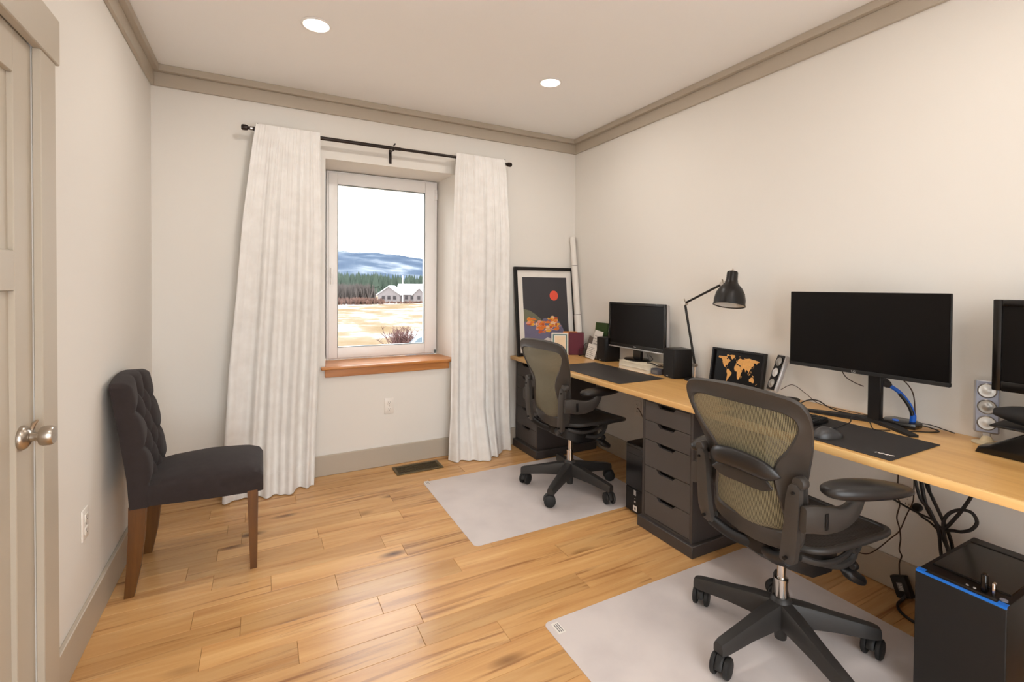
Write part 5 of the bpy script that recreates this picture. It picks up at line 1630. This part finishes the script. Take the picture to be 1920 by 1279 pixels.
cable('black cable on the window side of the bundle under the desk', [(2.960, -2.55, U), (2.962, -2.594, .494), (2.960, -2.632, .444), (2.95, -2.665, .376), (2.935, -2.680, .301), (2.925, -2.70, .20)], .006)
cable('thin black cable running beside the bundle up to the desk', [(3.0, -2.585, U), (3.0, -2.614, .529), (3.0, -2.638, .451), (2.995, -2.665, .405), (2.985, -2.69, .35)], .003)
cable('thick black cable coiled in a loop above the large computer', [(2.955, -2.79, U), (2.955, -2.768, .58), (2.95, -2.737, .492), (2.945, -2.706, .428), (2.94, -2.690, .395), (2.945, -2.712, .400), (2.95, -2.735, .405), (2.955, -2.762, .425), (2.958, -2.776, .458), (2.955, -2.762, .488), (2.95, -2.732, .488), (2.945, -2.700, .462), (2.94, -2.684, .42), (2.94, -2.690, .36), (2.94, -2.71, .28), (2.94, -2.75, .16)], .0062)
cable('black cable stretched sideways from the desk to the bundle', [(3.03, -2.40, .46), (3.02, -2.456, .426), (3.02, -2.512, .406), (3.015, -2.569, .395), (3.005, -2.626, .390), (2.99, -2.66, .375)], .0042)
cable('brown cable hanging from the desk to the power adapter', [(3.045, -2.485, U), (3.045, -2.489, .60), (3.04, -2.489, .439), (3.04, -2.498, .396), (3.038, -2.489, .334), (3.036, -2.500, .292), (3.034, -2.506, .248), (3.032, -2.503, .20), (3.030, -2.513, .177), (3.027, -2.506, .142), (3.018, -2.512, .095)], .0028, 'cable_brown')
cable('thin brown cable sagging from the plug toward the chair', [(3.035, -2.548, .62), (3.03, -2.551, .463), (3.03, -2.546, .418), (3.03, -2.528, .364), (3.028, -2.504, .284), (3.028, -2.471, .234), (3.028, -2.421, .162), (3.03, -2.38, .120), (3.03, -2.324, .108), (3.03, -2.20, .11), (3.03, -2.05, .13), (3.04, -1.95, .18)], .0024, 'cable_brown')
cable('black cable looping from the power adapter onto the floor', [(2.998, -2.545, .035), (2.985, -2.535, .012), (2.955, -2.535, .006), (2.915, -2.555, .006), (2.885, -2.60, .006), (2.88, -2.66, .006), (2.895, -2.72, .006)], .0058)
cable('brown cable by the outlet next to the middle drawer unit', [(3.058, -0.84, .43), (3.05, -0.87, .425), (3.045, -0.93, .36), (3.045, -1.0, .22), (3.045, -1.10, .05)], .003, 'cable_brown')
pa = thing('power_adapter', 'black power adapter brick leaning by the baseboard under the desk', 'power adapter')
pa.matrix_world = Mx.Translation((3.012, -2.545, .004)) @ Mx.Rotation(R(-24), 4, 'X') @ Mx.Rotation(R(6), 4, 'Y')
B().box(-.017, .017, -.030, .030, 0.012, .098, .006, 2).obj('brick', M['black'], pa)
lb = B().box(-.0178, -.017, -.012, .010, .040, .072).obj('rating_label', M['grey_ink'], pa)
for q in range(4):
    B().box(-.0182, -.0178, -.009, .004 + .002 * (q % 2), .044 + q * .007, .0455 + q * .007).obj('print_line', M['white_paper'], lb)
pg = thing('power_plug', 'black power plug pushed into the outlet under the desk', 'plug', (W - .0095, -2.556, .402))
B().tube([(0, 0, 0), (-.012, 0, 0), (-.030, -.002, -.002), (-.042, -.008, -.006)], [.015, .018, .015, .008], 14).obj('plug_body', M['black'], pg)
B().tube(spline([(-.040, -.007, -.005), (-.045, -.03, -.02), (-.05, -.06, -.03), (-.075, -.10, -.045)], 6), .0042, 8).obj('plug_cord', M['cable'], pg)
print('triangles', sum(len(p.vertices) - 2 for o in bpy.data.objects if o.type == 'MESH' for p in o.data.polygons), 'objects', len(bpy.data.objects))
